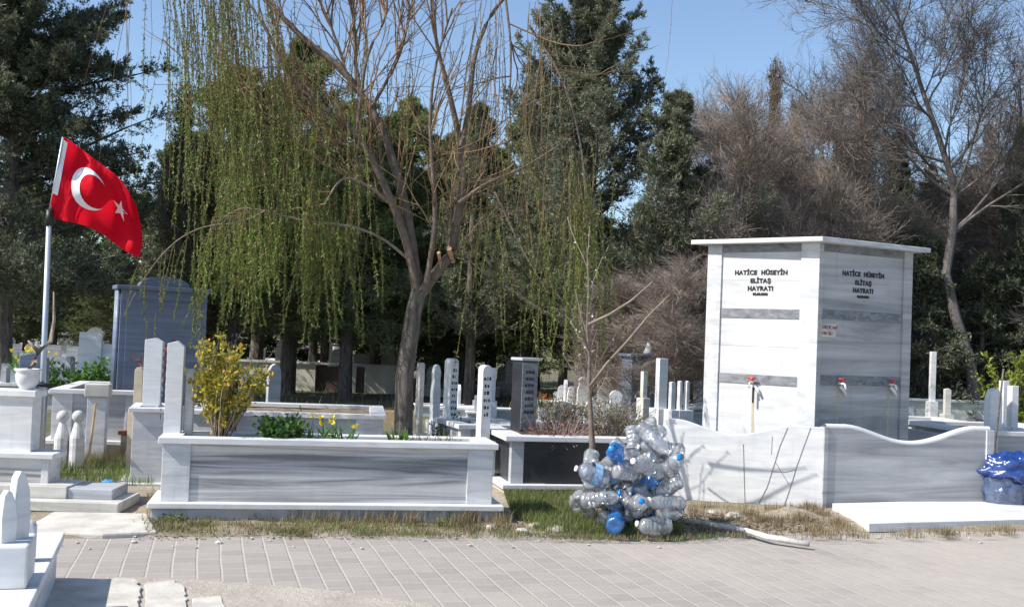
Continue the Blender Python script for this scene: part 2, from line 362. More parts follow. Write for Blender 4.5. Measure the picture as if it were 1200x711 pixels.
def scatter_blades(name, area_fn, n, h, wd, mat, seed, x0, x1, y0, y1, zf=lambda x, y: .02, lean=.45, kind='stuff', parent=None, clump=0, label=None, cat='grass'):
    r = np.random.default_rng(seed)
    p = np.stack([r.uniform(x0, x1, n * 3), r.uniform(y0, y1, n * 3)], 1)
    if clump:
        c = np.stack([r.uniform(x0, x1, clump), r.uniform(y0, y1, clump)], 1); q = c[r.integers(0, clump, n * 3)] + r.normal(0, .045, (n * 3, 2))
        p = np.where((r.random(n * 3) < .75)[:, None], q, p)
    p = p[area_fn(p[:, 0], p[:, 1], r.random(len(p)))][:n]; n = len(p)
    if n == 0: return None
    P0 = np.concatenate([p, np.asarray(zf(p[:, 0], p[:, 1]) * np.ones(n))[:, None]], 1)
    H = h * r.uniform(.35, 1.25, n); a = r.uniform(0, 6.28, n); d = np.stack([np.cos(a), np.sin(a), np.zeros(n)], 1)
    le = (np.abs(r.normal(0, lean, n)) * H)[:, None]; sd_ = np.stack([-d[:, 1], d[:, 0], d[:, 2]], 1) * (wd * r.uniform(.6, 1.3, n))[:, None]
    up = np.array([0, 0, 1.]); H = H[:, None]
    v = np.stack([P0 - sd_, P0 + sd_, P0 + up * H * .6 + d * le * .4 + sd_ * .7, P0 + up * H * .6 + d * le * .4 - sd_ * .7, P0 + up * H + d * le], 1).reshape(-1, 3)
    b = np.arange(n) * 5; g = Geo(); g.add(v, np.stack([b, b + 1, b + 2, b + 3], 1)); g.f.append(np.stack([b + 3, b + 2, b + 4], 1))
    return obj(name, g, mat, parent=parent, kind=None if parent else kind, label=label, cat=None if parent else cat, normals=False)
def poly_test(pts):
    pts = [(p[0], p[1]) for p in pts]
    def f(x, y, r=None):
        ins = np.zeros(len(x), bool); j = len(pts) - 1
        for i in range(len(pts)):
            xi, yi = pts[i]; xj, yj = pts[j]
            ins ^= ((yi > y) != (yj > y)) & (x < (xj - xi) * (y - yi) / (yj - yi + 1e-12) + xi); j = i
        return ins
    return f
def grass_region(name, pix, n, h, wd, mat, seed, label, **kw):
    pts = [G(*p) for p in pix]; a = np.array(pts); f = poly_test(pts)
    return scatter_blades(name, f, n, h, wd, mat, seed, a[:, 0].min(), a[:, 0].max(), a[:, 1].min(), a[:, 1].max(), label=label, **kw)

# ================================================================== GRAVES and monuments
def hs_outline(w, h, kind):
    a = w / 2
    if kind == 'flat': return [(-a, 0), (a, 0), (a, h), (-a, h)]
    if kind == 'round':
        return [(-a, 0), (a, 0)] + [(a * math.cos(t), h - a + a * math.sin(t)) for t in np.linspace(0, math.pi, 12)]
    if kind == 'point':
        q = min(w * .9, h * .4)
        return [(-a, 0), (a, 0), (a, h - q), (a * .92, h - q * .6), (a * .6, h - q * .22), (0, h), (-a * .6, h - q * .22), (-a * .92, h - q * .6), (-a, h - q)]
    if kind == 'wave':
        return [(-a, 0), (a, 0), (a * 1.05, h * .5), (a * .8, h * .72), (a * .95, h * .86), (a * .5, h * .97), (0, h), (-a * .5, h * .97), (-a * .95, h * .86), (-a * .8, h * .72), (-a * 1.05, h * .5)]
    if kind == 'slant': return [(-a, 0), (a, 0), (a, h * .94), (a * .2, h), (-a, h * .97)]
def headstone_geo(w, h, t, kind, z0=0, x=0, y=0):
    g = Geo(); g.prism([(p[0] + x, p[1] + z0) for p in hs_outline(w, h, kind)], y - t / 2, y + t / 2); return g
def script_lines(parent, w, h, t, z0, n, mat='black_paint', x=0, y=0, seed=0, top=.8):
    """carved epitaph: short engraved dashes in rows on the front face"""
    r = random.Random(seed); g = Geo(); lh = h * .045
    for k in range(n):
        z = z0 + h * top - k * h * .095; wd = w * r.uniform(.45, .75); xx = x - wd / 2
        while xx < x + wd / 2 - .01:
            ln = r.uniform(.25, .8) * lh; g.box(xx, xx + ln, y - t / 2 - .002, y - t / 2 + .003, z, z + lh * r.uniform(.8, 1.1)); xx += ln + lh * .35
    obj('inscription', g, M[mat], parent)

def planter(name, label, loc, rz, W, D, H, pil=.22, ledge=.04, plinth=.13, panel='streaked_marble', post='white_marble', cop='clean_marble', cat='grave', group=None, fill='soil', ov=.035, ct=.05, plm='grey_marble', pil_gap=True):
    t = thing(name, label, cat, loc, rz, group)
    g = Geo(); g.box(-ledge - .02, W + ledge + .02, -ledge - .02, D + ledge + .02, -.03, plinth); obj('plinth', g, M[plm], t, bevel=.006)
    g = Geo(); g.box(-ledge - .05, W + ledge + .05, -ledge - .05, D + ledge + .05, plinth, plinth + .045); obj('ledge', g, M[cop], t, bevel=.006)
    z0 = plinth + .045; z1 = H - ct; e = .014
    for x0, x1, y0, y1 in ((0, pil, 0, .1), (W - pil, W, 0, .1), (0, .1, D - pil, D), (W - .1, W, D - pil, D)):
        g = Geo(); g.box(x0, x1, y0, y1, z0, z1); obj('corner_post', g, M[post], t, bevel=.004)
    g = Geo(); g.box(pil, W - pil, e, .05, z0, z1); obj('front_panel', g, M[panel], t)
    g = Geo(); g.box(e, .05, .1, D - pil, z0, z1); obj('side_panel', g, M[panel], t)
    g = Geo(); g.box(W - .05, W - e, .1, D - pil, z0, z1); obj('side_panel', g, M[panel], t)
    g = Geo(); g.box(.1, W - .1, D - .05, D - e, z0, z1); obj('back_panel', g, M[panel], t)
    cw = .14; g = Geo()
    for x0, x1, y0, y1 in ((-ov, W + ov, -ov, cw), (-ov, W + ov, D - cw, D + ov), (-ov, cw, cw, D - cw), (W - cw, W + ov, cw, D - cw)):
        g.box(x0, x1, y0, y1, z1, H)
    obj('coping', g, M[cop], t, bevel=.005)
    if fill:
        xs = np.linspace(.06, W - .06, 40); ys = np.linspace(.06, D - .06, 20); X, Y = np.meshgrid(xs, ys); Z = H - .05 + .02 * fnoise(X * 2, Y * 2, 4)
        idx = np.arange(800).reshape(20, 40); g = Geo()
        g.add(np.stack([X, Y, Z], -1), np.stack([idx[:-1, :-1], idx[:-1, 1:], idx[1:, 1:], idx[1:, :-1]], -1).reshape(-1, 4)); obj('soil', g, M[fill], t, smooth=True, normals=False)
    return t
def line_hit(px, py, p0, ang):
    """ground-plan point where the sight line of a pixel meets the line through p0 at angle ang"""
    r = ray(px, py); d = (math.cos(ang), math.sin(ang)); den = r.x * d[1] - r.y * d[0]
    return (r.x * p0[1] - r.y * p0[0]) / den, None
def width_to(px, py, p0, ang):
    r = ray(px, py); d = (math.cos(ang), math.sin(ang)); den = d[0] * r.y - d[1] * r.x
    return (p0[1] * r.x - p0[0] * r.y) / den

# --- front tomb
fa = R(11.5); f0 = P(191, 516, 8.85); f0[2] = 0
FW = width_to(579, 520, f0, fa)
ft = planter('grave_planter', 'long low grave box with streaked grey marble front panel beside the paved road', f0, fa, FW, .55, .69)
def on(loc, rz, x, y, z=0):
    return (loc[0] + x * math.cos(rz) - y * math.sin(rz), loc[1] + x * math.sin(rz) + y * math.cos(rz), loc[2] + z)
def stone(name, label, x0, x1, yt, yb, d, kind, th, mat, rz=0, cat='headstone', group=None, lines=0, base=True, basew=1.6, seed=0, bz=None):
    """one upright stone given its outline in the picture and its distance; its base block runs down to the ground"""
    xc = (x0 + x1) / 2; p = P(xc, yb, d); w = (x1 - x0) / PM(d); h = (yb - yt) / PM(d); z = p[2] if bz is None else bz
    t = thing(name, label, cat, (p[0], p[1], 0), rz, group)
    cr = math.cos(rz - 0) ; w_ = max(.03, (w - abs(math.sin(rz)) * th) / max(.5, cr)) if rz else w
    obj('slab', headstone_geo(w_, h, th, kind, z), M[mat], t, bevel=.004)
    if lines: script_lines(t, w_, h, th, z, lines, seed=seed)
    if base and z > .03:
        g = Geo(); b_ = max(w_ * basew, .12) / 2; g.box(-b_, b_, -max(th, .08) * 1.2, max(th, .08) * 1.2, -.02, z); obj('base', g, M[mat], t, bevel=.005)
    return t
# headstones on / near the front tomb
t = stone('headstone', 'narrow white headstone with script on its edge, on the left end of the long grave', 191, 213, 397, 508, 9.25, 'slant', .12, 'clean_marble', fa, base=False, bz=.66)
g = Geo()
for k in range(9):
    g.box(-.098, -.092, -.064, -.058, .80 + k * .07, .80 + k * .07 + random.Random(k).uniform(.02, .05))
obj('inscription', g, M['black_paint'], t)
g = Geo(); g.box(.085, .16, .0, .12, 0, .56); obj('side_wing', g, M['white_marble'], t, bevel=.01, loc=(0, 0, .66))
stone('headstone', 'plain tall white headstone on its own pedestal, just left of the long grave', 167, 189, 396, 474, 10.9, 'slant', .12, 'clean_marble', R(8), basew=1.0)
pb = P(176, 476, 10.85); t = thing('stone_pedestal', 'white square pedestal with a projecting top slab, left of the long grave box', 'pedestal', (pb[0], pb[1], 0), R(14))
zb = P(176, 476, 10.85)[2]
g = Geo(); g.box(-.14, .24, -.2, .5, 0, zb - .04); obj('body', g, M['white_marble'], t, bevel=.004)
g = Geo(); g.box(-.18, .28, -.24, .54, zb - .04, zb); obj('top_slab', g, M['clean_marble'], t, bevel=.004)
g = Geo(); g.box(-.24, .34, -.30, .58, 0, .06); obj('foot_slab', g, M['clean_marble'], t, bevel=.004)
stone('headstone', 'short beige weathered stone tucked against the plain white headstone, on its left side', 157, 167, 430, 478, 11.4, 'round', .08, 'beige_stone', 0)

# --- big blue grey monument
d = 13.4; p = P(188, 458, d); t = thing('monument', 'large blue grey granite monument with cornice and domed top, behind the white headstones', 'monument', (p[0], p[1], 0), R(27))
W_ = 1.02; H0 = .60; H1 = P(188, 341, d)[2]
g = Geo(); g.box(-W_ / 2 - .1, W_ / 2 + .1, -.14, .4, 0, H0); obj('base', g, M['grey_marble'], t, bevel=.005)
g = Geo(); g.box(-W_ / 2, W_ / 2, 0, .3, H0, H1); obj('body', g, M['blue_granite'], t, bevel=.004)
for k in range(3):
    g = Geo(); g.tube([(-W_ / 2 - .02, .06 + .09 * k, H0), (-W_ / 2 - .02, .06 + .09 * k, H1)], .025, 10); obj('column', g, M['blue_granite'], t, smooth=True)
g = Geo(); g.box(-W_ / 2 + .07, W_ / 2 - .07, -.012, 0, H0 + .1, H1 - .12); obj('front_panel', g, M['blue_granite'], t, bevel=.003)
g = Geo(); g.box(-W_ / 2 - .06, W_ / 2 + .06, -.06, .36, H1, H1 + .05); obj('cornice', g, M['blue_granite'], t, bevel=.006)
g = Geo(); g.prism([(-.30, 0)] + [(.30 * math.cos(a) * -1, .13 * math.sin(a)) for a in np.linspace(0, math.pi, 16)][1:-1] + [(.30, 0)], .02, .24); obj('dome', g, M['blue_granite'], t, loc=(0, 0, H1 + .05))
planter('grave_planter', 'pale grave box with capped corner post, before the big blue grey monument', tuple(np.array(P(62, 456, 12.6)) * (1, 1, 0)), R(12), 1.02, 1.9, P(80, 456, 12.6)[2], plinth=.18, panel='grey_marble', fill='soil')
p = P(116, 449, 12.4); t = thing('stone_post', 'squat grey stone post with a square cap, at the corner of the pale grave box', 'stone post', (p[0] + .02, p[1] - .05, 0), R(12))
g = Geo(); g.box(-.1, .1, -.1, .1, 0, p[2] - .14); obj('shaft', g, M['white_marble'], t, bevel=.004)
g = Geo(); g.box(-.13, .13, -.13, .13, p[2] - .14, p[2]); obj('cap', g, M['aged_marble'], t, bevel=.008)
for i, px in enumerate((72, 90)):
    p = P(px, 524, 11.6); t = thing('baluster', ('small white baluster with a ball top, left one of the pair by the flag pole', 'small white ball topped baluster, right one of the pair next to the wooden stake')[i], 'baluster', (p[0], p[1], 0), 0, 'ball topped balusters')
    z = p[2] ; g = Geo(); g.lathe([(0, 0), (.075, 0), (.075, z + .1), (.045, z + .22), (.03, z + .27), (.001, z + .27)], n=14); obj('shaft', g, M['white_marble'], t, smooth=False, bevel=0)
    g = Geo(); g.lathe([(.001, -.065)] + [(.065 * math.cos(a), .065 * math.sin(a)) for a in np.linspace(-1.4, 1.4, 9)] + [(.001, .065)], (0, 0, z + .325), 16); obj('ball', g, M['white_marble'], t, smooth=True)
p0 = G(101, 560); g = Geo(); g.tube([(p0[0], p0[1], -.02), (p0[0] + .02, p0[1] + .1, .75)], .014, 8); obj('wooden_stake', g, M['wood'], label='thin bare wooden stake stuck in the grass left of the white pedestal', cat='stake')
p = G(142, 545); t = thing('stone_block', 'beige upright stone block with a reddish flat cap left of the white pedestal', 'stone block', (p[0], p[1] + .3, 0), .2)
g = Geo(); g.box(-.11, .11, -.08, .1, 0, .32); obj('body', g, M['beige_stone'], t, bevel=.012)
g = Geo(); g.box(-.14, .14, -.1, .12, .32, .36); obj('cap', g, M['terracotta'], t, bevel=.008)

# --- left stepped tomb
a2 = R(3); c0 = G(138, 606); t = thing('stepped_grave', 'stepped pale marble grave with a tall end block, at the left edge below the flag', 'grave', (c0[0], c0[1], 0), a2)
LT = (c0[0], c0[1], 0)
g = Geo(); g.box(-3, 0, 0, .62, .03, .115); obj('lower_slab', g, M['aged_marble'], t, bevel=.008)
g = Geo(); g.box(-3, -.06, .04, .6, -.03, .03); obj('footing', g, M['concrete'], t)
g = Geo(); g.box(-3, -.47, .14, .60, .115, .215); obj('cream_slab', g, M['aged_marble'], t, bevel=.006)
g = Geo(); g.box(-.47, -.10, .16, .60, .115, .20); obj('grey_slab', g, M['grey_marble'], t, bevel=.006)
g = Geo(); g.box(-3, -.74, .30, .58, .215, .42); obj('body', g, M['streaked_marble'], t)
g = Geo(); g.box(-.74, -.68, .295, .585, .20, .42); obj('corner_post', g, M['white_marble'], t, bevel=.004)
g = Geo(); g.box(-3, -.635, .26, .60, .42, .465); obj('ledge', g, M['clean_marble'], t, bevel=.006)
g = Geo(); g.box(-3, -.86, .36, .56, .465, .93); obj('end_block', g, M['clean_marble'], t, bevel=.004)
g = Geo(); g.box(-3, -.83, .33, .60, .93, .985); obj('coping', g, M['clean_marble'], t, bevel=.006)

# --- foreground tomb bottom left
Fc = P(76, 623, 6.72); zt = .31; fgl = (Fc[0], Fc[1], 0); fr = R(17.5)
t = thing('near_grave', 'low marble grave in the near left corner with a raised white block on top', 'grave', fgl, fr)
g = Geo(); g.box(-2.6, -.035, -3.6, -.035, -.03, zt - .05); obj('body', g, M['white_marble'], t, bevel=.005)
g = Geo(); g.box(-2.6, 0, -3.6, 0, zt - .05, zt); obj('top_slab', g, M['clean_marble'], t, bevel=.006)
g = Geo(); g.box(-2.4, -.05, -1.5, -1.15, zt, zt + .205); obj('raised_block', g, M['clean_marble'], t, bevel=.012)
def leafstone(label, x, y, z, w_, h, th, rz):
    p = on(fgl, fr, x, y, z); o = thing('grave_finial', label, 'carved stone', p, rz)
    g = Geo(); g.prism([(-w_ * .5, 0), (w_ * .5, 0), (w_ * .55, h * .35), (w_ * .42, h * .7), (w_ * .1, h * .95), (-w_ * .2, h), (-w_ * .42, h * .9), (-w_ * .55, h * .5)], -th / 2, th / 2)
    obj('slab', g, M['clean_marble'], o, bevel=.008); return o
leafstone('shorter petal shaped marble stone on the raised block of the near grave', -.16, -1.40, zt + .2, .075, .26, .05, R(50))
leafstone('taller curved petal shaped marble stone on the raised block of the near grave', -.12, -1.30, zt + .2, .10, .34, .045, R(68))
o = thing('grave_finial', 'low round topped grey stone standing behind the raised block of the near grave', 'carved stone', on(fgl, fr, -.12, -.83, zt), fr)
obj('slab', headstone_geo(.075, .21, .10, 'round'), M['white_marble'], o, bevel=.01)

# --- dark tomb behind the bottle heap
da = R(13); dc = P(600, 512, 11.0); dc[2] = 0; DW = width_to(812, 520, dc, da)
dt = planter('dark_grave', 'black granite grave box with white coping behind the heap of bottles', dc, da, DW, 1.7, P(600, 510, 11.0)[2], pil=.13, ledge=.05, plinth=.1, panel='dark_granite', post='grey_marble', plm='concrete', ov=.08)
HZ = P(600, 510, 11.0)[2]
p = P(615, 503, 11.6); t = thing('headstone', 'dark grey block headstone with worn script, standing on the black grave box', 'headstone', (p[0], p[1], HZ), R(34))
hh = (503 - 421) / PM(11.6)
g = Geo(); g.box(-.115, .09, -.07, .11, 0, hh); obj('body', g, M['dark_granite'], t, bevel=.006)
g = Geo(); g.box(-.11, .085, -.078, -.0705, .02, hh - .02); obj('face_panel', g, M['band_granite'], t)
g = Geo(); g.box(-.13, .105, -.09, .125, hh, hh + .03); obj('cap', g, M['grey_marble'], t, bevel=.006)
script_lines(t, .2, hh, .15, 0, 7, y=-.0055, x=-.01, seed=3, top=.82)

# --- mid row behind the front tomb
m1 = P(222, 481, 12.0); m1[2] = 0; ma = R(8)
planter('grave_planter', 'low grave box with blue grey side behind the yellow flowering shrub', m1, ma, width_to(449, 490, m1, ma), 1.6, P(300, 482, 12.1)[2], plinth=.1, panel='grey_marble', pil=.3)
stone('headstone', 'grey pointed headstone alone on bare ground, right of the yellow flowering shrub', 311, 328, 426, 476, 15.5, 'point', .1, 'grey_marble', R(30), basew=1.2)
stone('headstone', 'leaning thin white headstone immediately right of the thick tree trunk', 485, 495, 425, 506, 12.6, 'round', .09, 'aged_marble', R(35))
stone('headstone', 'narrow white headstone with wavy edge, second right of the thick tree trunk', 503, 515, 427, 492, 13.6, 'wave', .09, 'clean_marble', R(30))
stone('headstone', 'taller round topped white headstone with eight script rows, nearest the willow trunk', 518, 535, 420, 497, 13.0, 'round', .14, 'clean_marble', R(38), lines=8, seed=1)
t = stone('headstone', 'round topped white headstone with six script rows, at the right end of the long grave', 557, 574, 428, 516, 11.6, 'round', .11, 'clean_marble', R(30), lines=6, seed=2)
stone('headstone', 'thin white headstone set directly behind the round topped one with script', 572, 580, 431, 470, 13.4, 'flat', .1, 'clean_marble', 0)
q = P(540, 498, 12.0); q[2] = 0
planter('grave_planter', 'small white grave box between the tree trunk and the black grave', q, R(20), .75, .9, P(540, 497, 12.0)[2], pil=.12, plinth=.1, panel='grey_marble')
# far white wall with dark panels
wl = G(255, 450); d = 28.5; p = P(262, 455, d)
t = thing('retaining_wall', 'long low cream wall with two dark brown openings beyond the pointed grey headstone', 'wall', (p[0], d, 0), R(2))
Hw = P(350, 426, d)[2]; Wd = 205 / PM(d)
g = Geo(); g.box(0, 2.35, 0, .3, -.1, Hw); g.box(3.0, 3.4, .02, .3, -.1, Hw); g.box(3.42 + .2, Wd, 0, .3, -.1, Hw); obj('wall', g, M['plaster'], t, bevel=.01)
g = Geo(); g.box(2.35, 3.0, .1, .28, -.1, Hw - .05); g.box(3.4, 3.62, .1, .28, -.1, Hw - .05); obj('brown_board', g, M['brown_panel'], t)
g = Geo(); g.box(-.03, Wd + .03, -.05, .34, Hw, Hw + .05); obj('coping', g, M['aged_marble'], t)
p = P(375, 467, 19); g = Geo(); g.box(0, 1.3, 0, .12, -.02, .24); obj('low_kerb', g, M['wood'], label='low orange brown timber kerb lying before the cream wall', cat='kerb', loc=(p[0], p[1], 0), rz=.05)

# right hand group beside the fountain
stone('headstone', 'tall white slab headstone right of the blue monument beyond the bottle heap', 767, 781, 420, 478, 15, 'flat', .1, 'clean_marble', R(25))
stone('headstone', 'small white tapering headstone in front of the blue monument', 750, 758, 435, 466, 16, 'flat', .08, 'aged_marble', R(25))
for i, (x0, x1, yt) in enumerate(((783, 791, 447), (793, 799, 446), (801, 807, 446))):
    stone('headstone', ('first of three short white upright stones left of the fountain tank, the widest', 'middle of three short white upright stones left of the fountain tank', 'last of three short white upright stones, nearest the fountain tank')[i], x0, x1, yt, 480, 14.5 + .3 * i, 'slant', .07, 'clean_marble', R(25), group='short white stones left of the fountain')
d = 19; p = P(752, 466, d); t = thing('monument', 'small blue monument with flat roof and white finial, behind the white slab headstone', 'monument', (p[0], p[1], 0), R(20))
zz = P(752, 418, d)[2]
g = Geo(); g.box(-.26, .26, -.1, .3, 0, zz); obj('body', g, M['blue_granite'], t, bevel=.01)
g = Geo(); g.box(-.32, .34, -.16, .36, zz, zz + .05); obj('roof', g, M['blue_granite'], t, bevel=.01)
g = Geo(); g.lathe([(.001, 0), (.1, .01), (.07, .08), (.05, .13), (.03, .2), (.001, .22)], (.1, 0, zz + .05), 12); obj('finial', g, M['clean_marble'], t, smooth=True)

stone('headstone', 'tall white oval headstone at the right edge, just behind the blue bag', 1153, 1173, 455, 512, 12.6, 'point', .1, 'clean_marble', R(20))
stone('headstone', 'narrow white pillar headstone behind the oval one, at the right edge', 1171, 1180, 446, 500, 13.3, 'flat', .1, 'clean_marble', R(10))
stone('headstone', 'white pillar headstone nearest the bright green shrub at the right edge', 1181, 1191, 452, 500, 13.0, 'flat', .1, 'clean_marble', R(10))
q = P(1150, 507, 12.3); q[2] = 0
planter('grave_planter', 'white marble grave box behind the blue bag at the right edge', q, R(12), 1.6, 1.5, P(1160, 505, 12.3)[2], panel='grey_marble')
q = P(1062, 497, 15.5); q[2] = 0
planter('grave_planter', 'low wide grave box with green plants, right of the fountain tank', q, R(9), 1.25, 1.4, P(1080, 495, 15.5)[2], panel='dark_granite')
q = P(1060, 468, 22.5); q[2] = 0
planter('grave_planter', 'far pale grave enclosure with slim posts, right of the fountain tank', q, R(5), 1.9, 2, P(1080, 467, 22.5)[2], panel='aged_marble')
stone('stone_post', 'slim tall white post before the dark trees, right of the fountain tank', 1089, 1095, 412, 470, 21, 'flat', .1, 'clean_marble', 0, 'stone post')
stone('stone_post', 'short grey white post between the slim tall post and the oval headstone', 1106, 1113, 455, 485, 20, 'slant', .1, 'aged_marble', 0, 'stone post')

# left middle: dark blue headstone, pot
p = on(LT, a2, -1.0, 1.0, .985 - .0); 
pp = P(22, 450, 10.6); t = thing('headstone', 'dark blue block headstone at the left edge, behind the white flower pot', 'headstone', (pp[0], pp[1] + .35, 0), R(15))
zt_ = P(22, 412, 10.95)[2]; g = Geo(); g.prism([(-.14, 0), (.12, 0), (.12, zt_ - .06), (.02, zt_), (-.14, zt_ - .03)], -.08, .08); obj('body', g, M['blue_granite'], t, bevel=.01)
pp = on(LT, a2, -.955, .46, .985); t = thing('flower_pot', 'white urn shaped flower pot on the tall end block below the flag', 'flower pot', pp, 0)
g = Geo(); g.lathe([(.001, 0), (.055, 0), (.06, .015), (.09, .06), (.1, .12), (.09, .15), (.108, .165), (.108, .18), (.09, .18), (.085, .15), (.001, .14)], n=24); obj('pot', g, M['clean_marble'], t, smooth=True)
g = Geo(); g.tube([(0, 0, .14), (.05, .0, .24), (.07, .02, .33), (.17, .03, .42), (.19, .03, .6), (.17, .04, .85)], [.035, .03, .025, .02, .014, .006], 8); g.tube([(.07, .02, .33), (-.02, .02, .42)], [.02, .008], 6); obj('stem', g, M['pale_bark'], t, smooth=True)

# far grave rows: two kinds, copied
def grave_kind(kind, hs, mat='white_marble', hmat='clean_marble'):
    t = thing('far_grave', 'x', 'grave')
    g = Geo(); g.box(-.45, .45, -.9, .9, -.03, .42); obj('body', g, M[mat], t)
    g = Geo(); g.box(-.5, .5, -.95, .95, .42, .48); obj('coping', g, M['clean_marble'], t)
    obj('headstone', headstone_geo(.42, hs, .1, kind, .48, 0, -.7), M[hmat], t)
    g = headstone_geo(.3, hs * .55, .09, kind, .48, 0, .75); obj('footstone', g, M[hmat], t)
    return t
protos = [grave_kind('point', .9), grave_kind('flat', .75, 'grey_marble'), grave_kind('round', .8, 'aged_marble', 'white_marble'), grave_kind('wave', 1.0, 'white_marble'), grave_kind('slant', .6, 'grey_marble', 'grey_marble')]
kn = ['pointed', 'square topped', 'rounded', 'wavy edged', 'slanted grey']
used = [False] * 5
rr = random.Random(5)
rows = [   # px range, distances, name of the spot
    (2, 150, 21, 5, 'left of the blue grey monument'), (0, 150, 27, 6, 'left of the blue grey monument'), (-5, 145, 36, 8, 'left of the blue grey monument'), (0, 140, 46, 8, 'left of the blue grey monument'),
    (285, 465, 33, 6, 'above the long cream wall'), (290, 470, 41, 6, 'above the long cream wall'), (500, 600, 21, 4, 'between trunk and dark headstone'), (495, 600, 30, 5, 'between trunk and dark headstone'),
    (635, 745, 17.5, 5, 'between dark headstone and blue monument'), (630, 750, 24, 6, 'between dark headstone and blue monument'), (790, 826, 22, 2, 'just left of the fountain tank'),
    (1072, 1200, 26, 5, 'right of the fountain tank'), (1068, 1210, 34, 5, 'right of the fountain tank')]
ordn = ['first', 'second', 'third', 'fourth', 'fifth', 'sixth', 'seventh', 'eighth', 'ninth']
lastspot = None; rowk = 0
for (x0, x1, d, n, spot) in rows:
    rowk = rowk + 1 if spot == lastspot else 0; lastspot = spot
    rown = ['nearest', 'second', 'third', 'farthest'][rowk]
    for i in range(n):
        px = x0 + (x1 - x0) * (i + .5 + rr.uniform(-.25, .25)) / n; dd = d + rr.uniform(-1.2, 1.2)
        k = rr.randrange(5); o = protos[k] if not used[k] else copy_tree(protos[k]); used[k] = True
        q = P(px, 450, dd); s = rr.uniform(.75, 1.05) * (.62 if 495 < x0 < 760 and d < 25 else .8 if x0 > 400 else 1); o.location = (q[0], dd, 0); o.rotation_euler = (rr.uniform(-.03, .03), rr.uniform(-.035, .035), R(rr.choice([8, 12, 16, 98])) + rr.uniform(-.05, .05)); o.scale = (s, s, s * rr.uniform(.85, 1.1))
        props(o, '%s far grave, %s from left, %s row, %s' % (kn[k], ordn[i], rown, spot), 'grave', 'far rows of graves')

# ================================================================== FOUNTAIN
K = P(957, 400, 11.45); K[2] = 0; ar, al = R(28), R(180 - 37)
wr = width_to(1066, 400, K, ar); wl_ = width_to(827, 400, K, al)
ZR = P(960, 284, 11.4)[2]          # underside of the roof slab
ft_ = thing('fountain', 'tall white marble fountain tank with grey bands, black lettering and taps, standing in its basin', 'fountain', tuple(K), 0)
dirR = np.array((math.cos(ar), math.sin(ar), 0)); dirL = np.array((math.cos(al), math.sin(al), 0))
nR = np.array((dirR[1], -dirR[0], 0)); nL = np.array((-dirL[1], dirL[0], 0))
if nL[0] > 0: nL = -nL
def quadpts(off):   # the tank's plan, grown by off
    a = np.zeros(3); b_ = dirR * wr; c_ = dirR * wr + dirL * wl_; d_ = dirL * wl_; cc = (a + c_) / 2
    return [p + (p - cc) / np.linalg.norm(p - cc) * off * 1.35 for p in (a, b_, c_, d_)]
z0 = .12
g = Geo(); g.prism([p[:2] for p in quadpts(-.05)], z0, ZR, 'z'); obj('core', g, M['fountain_marble'], ft_)
g = Geo(); g.prism([p[:2] for p in quadpts(.10)], 0, z0, 'z'); obj('base_slab', g, M['concrete'], ft_)
g = Geo(); g.prism([p[:2] for p in quadpts(.15)], ZR, ZR + .05, 'z'); obj('roof_slab', g, M['white_marble'], ft_, bevel=.006)
def facebox(g, dr, nn, s0, s1, z0, z1, e0, e1, n_=1):
    v = []
    for z in (z0, z1):
        for e in (e0, e1):
            for s in (s0, s1): v.append(dr * s + nn * e + np.array((0, 0, z)))
    g.add(v, [(0, 1, 3, 2), (4, 6, 7, 5), (0, 4, 5, 1), (2, 3, 7, 6), (0, 2, 6, 4), (1, 5, 7, 3)]); return g
def zat(py, px, d): return P(px, py, d)[2]
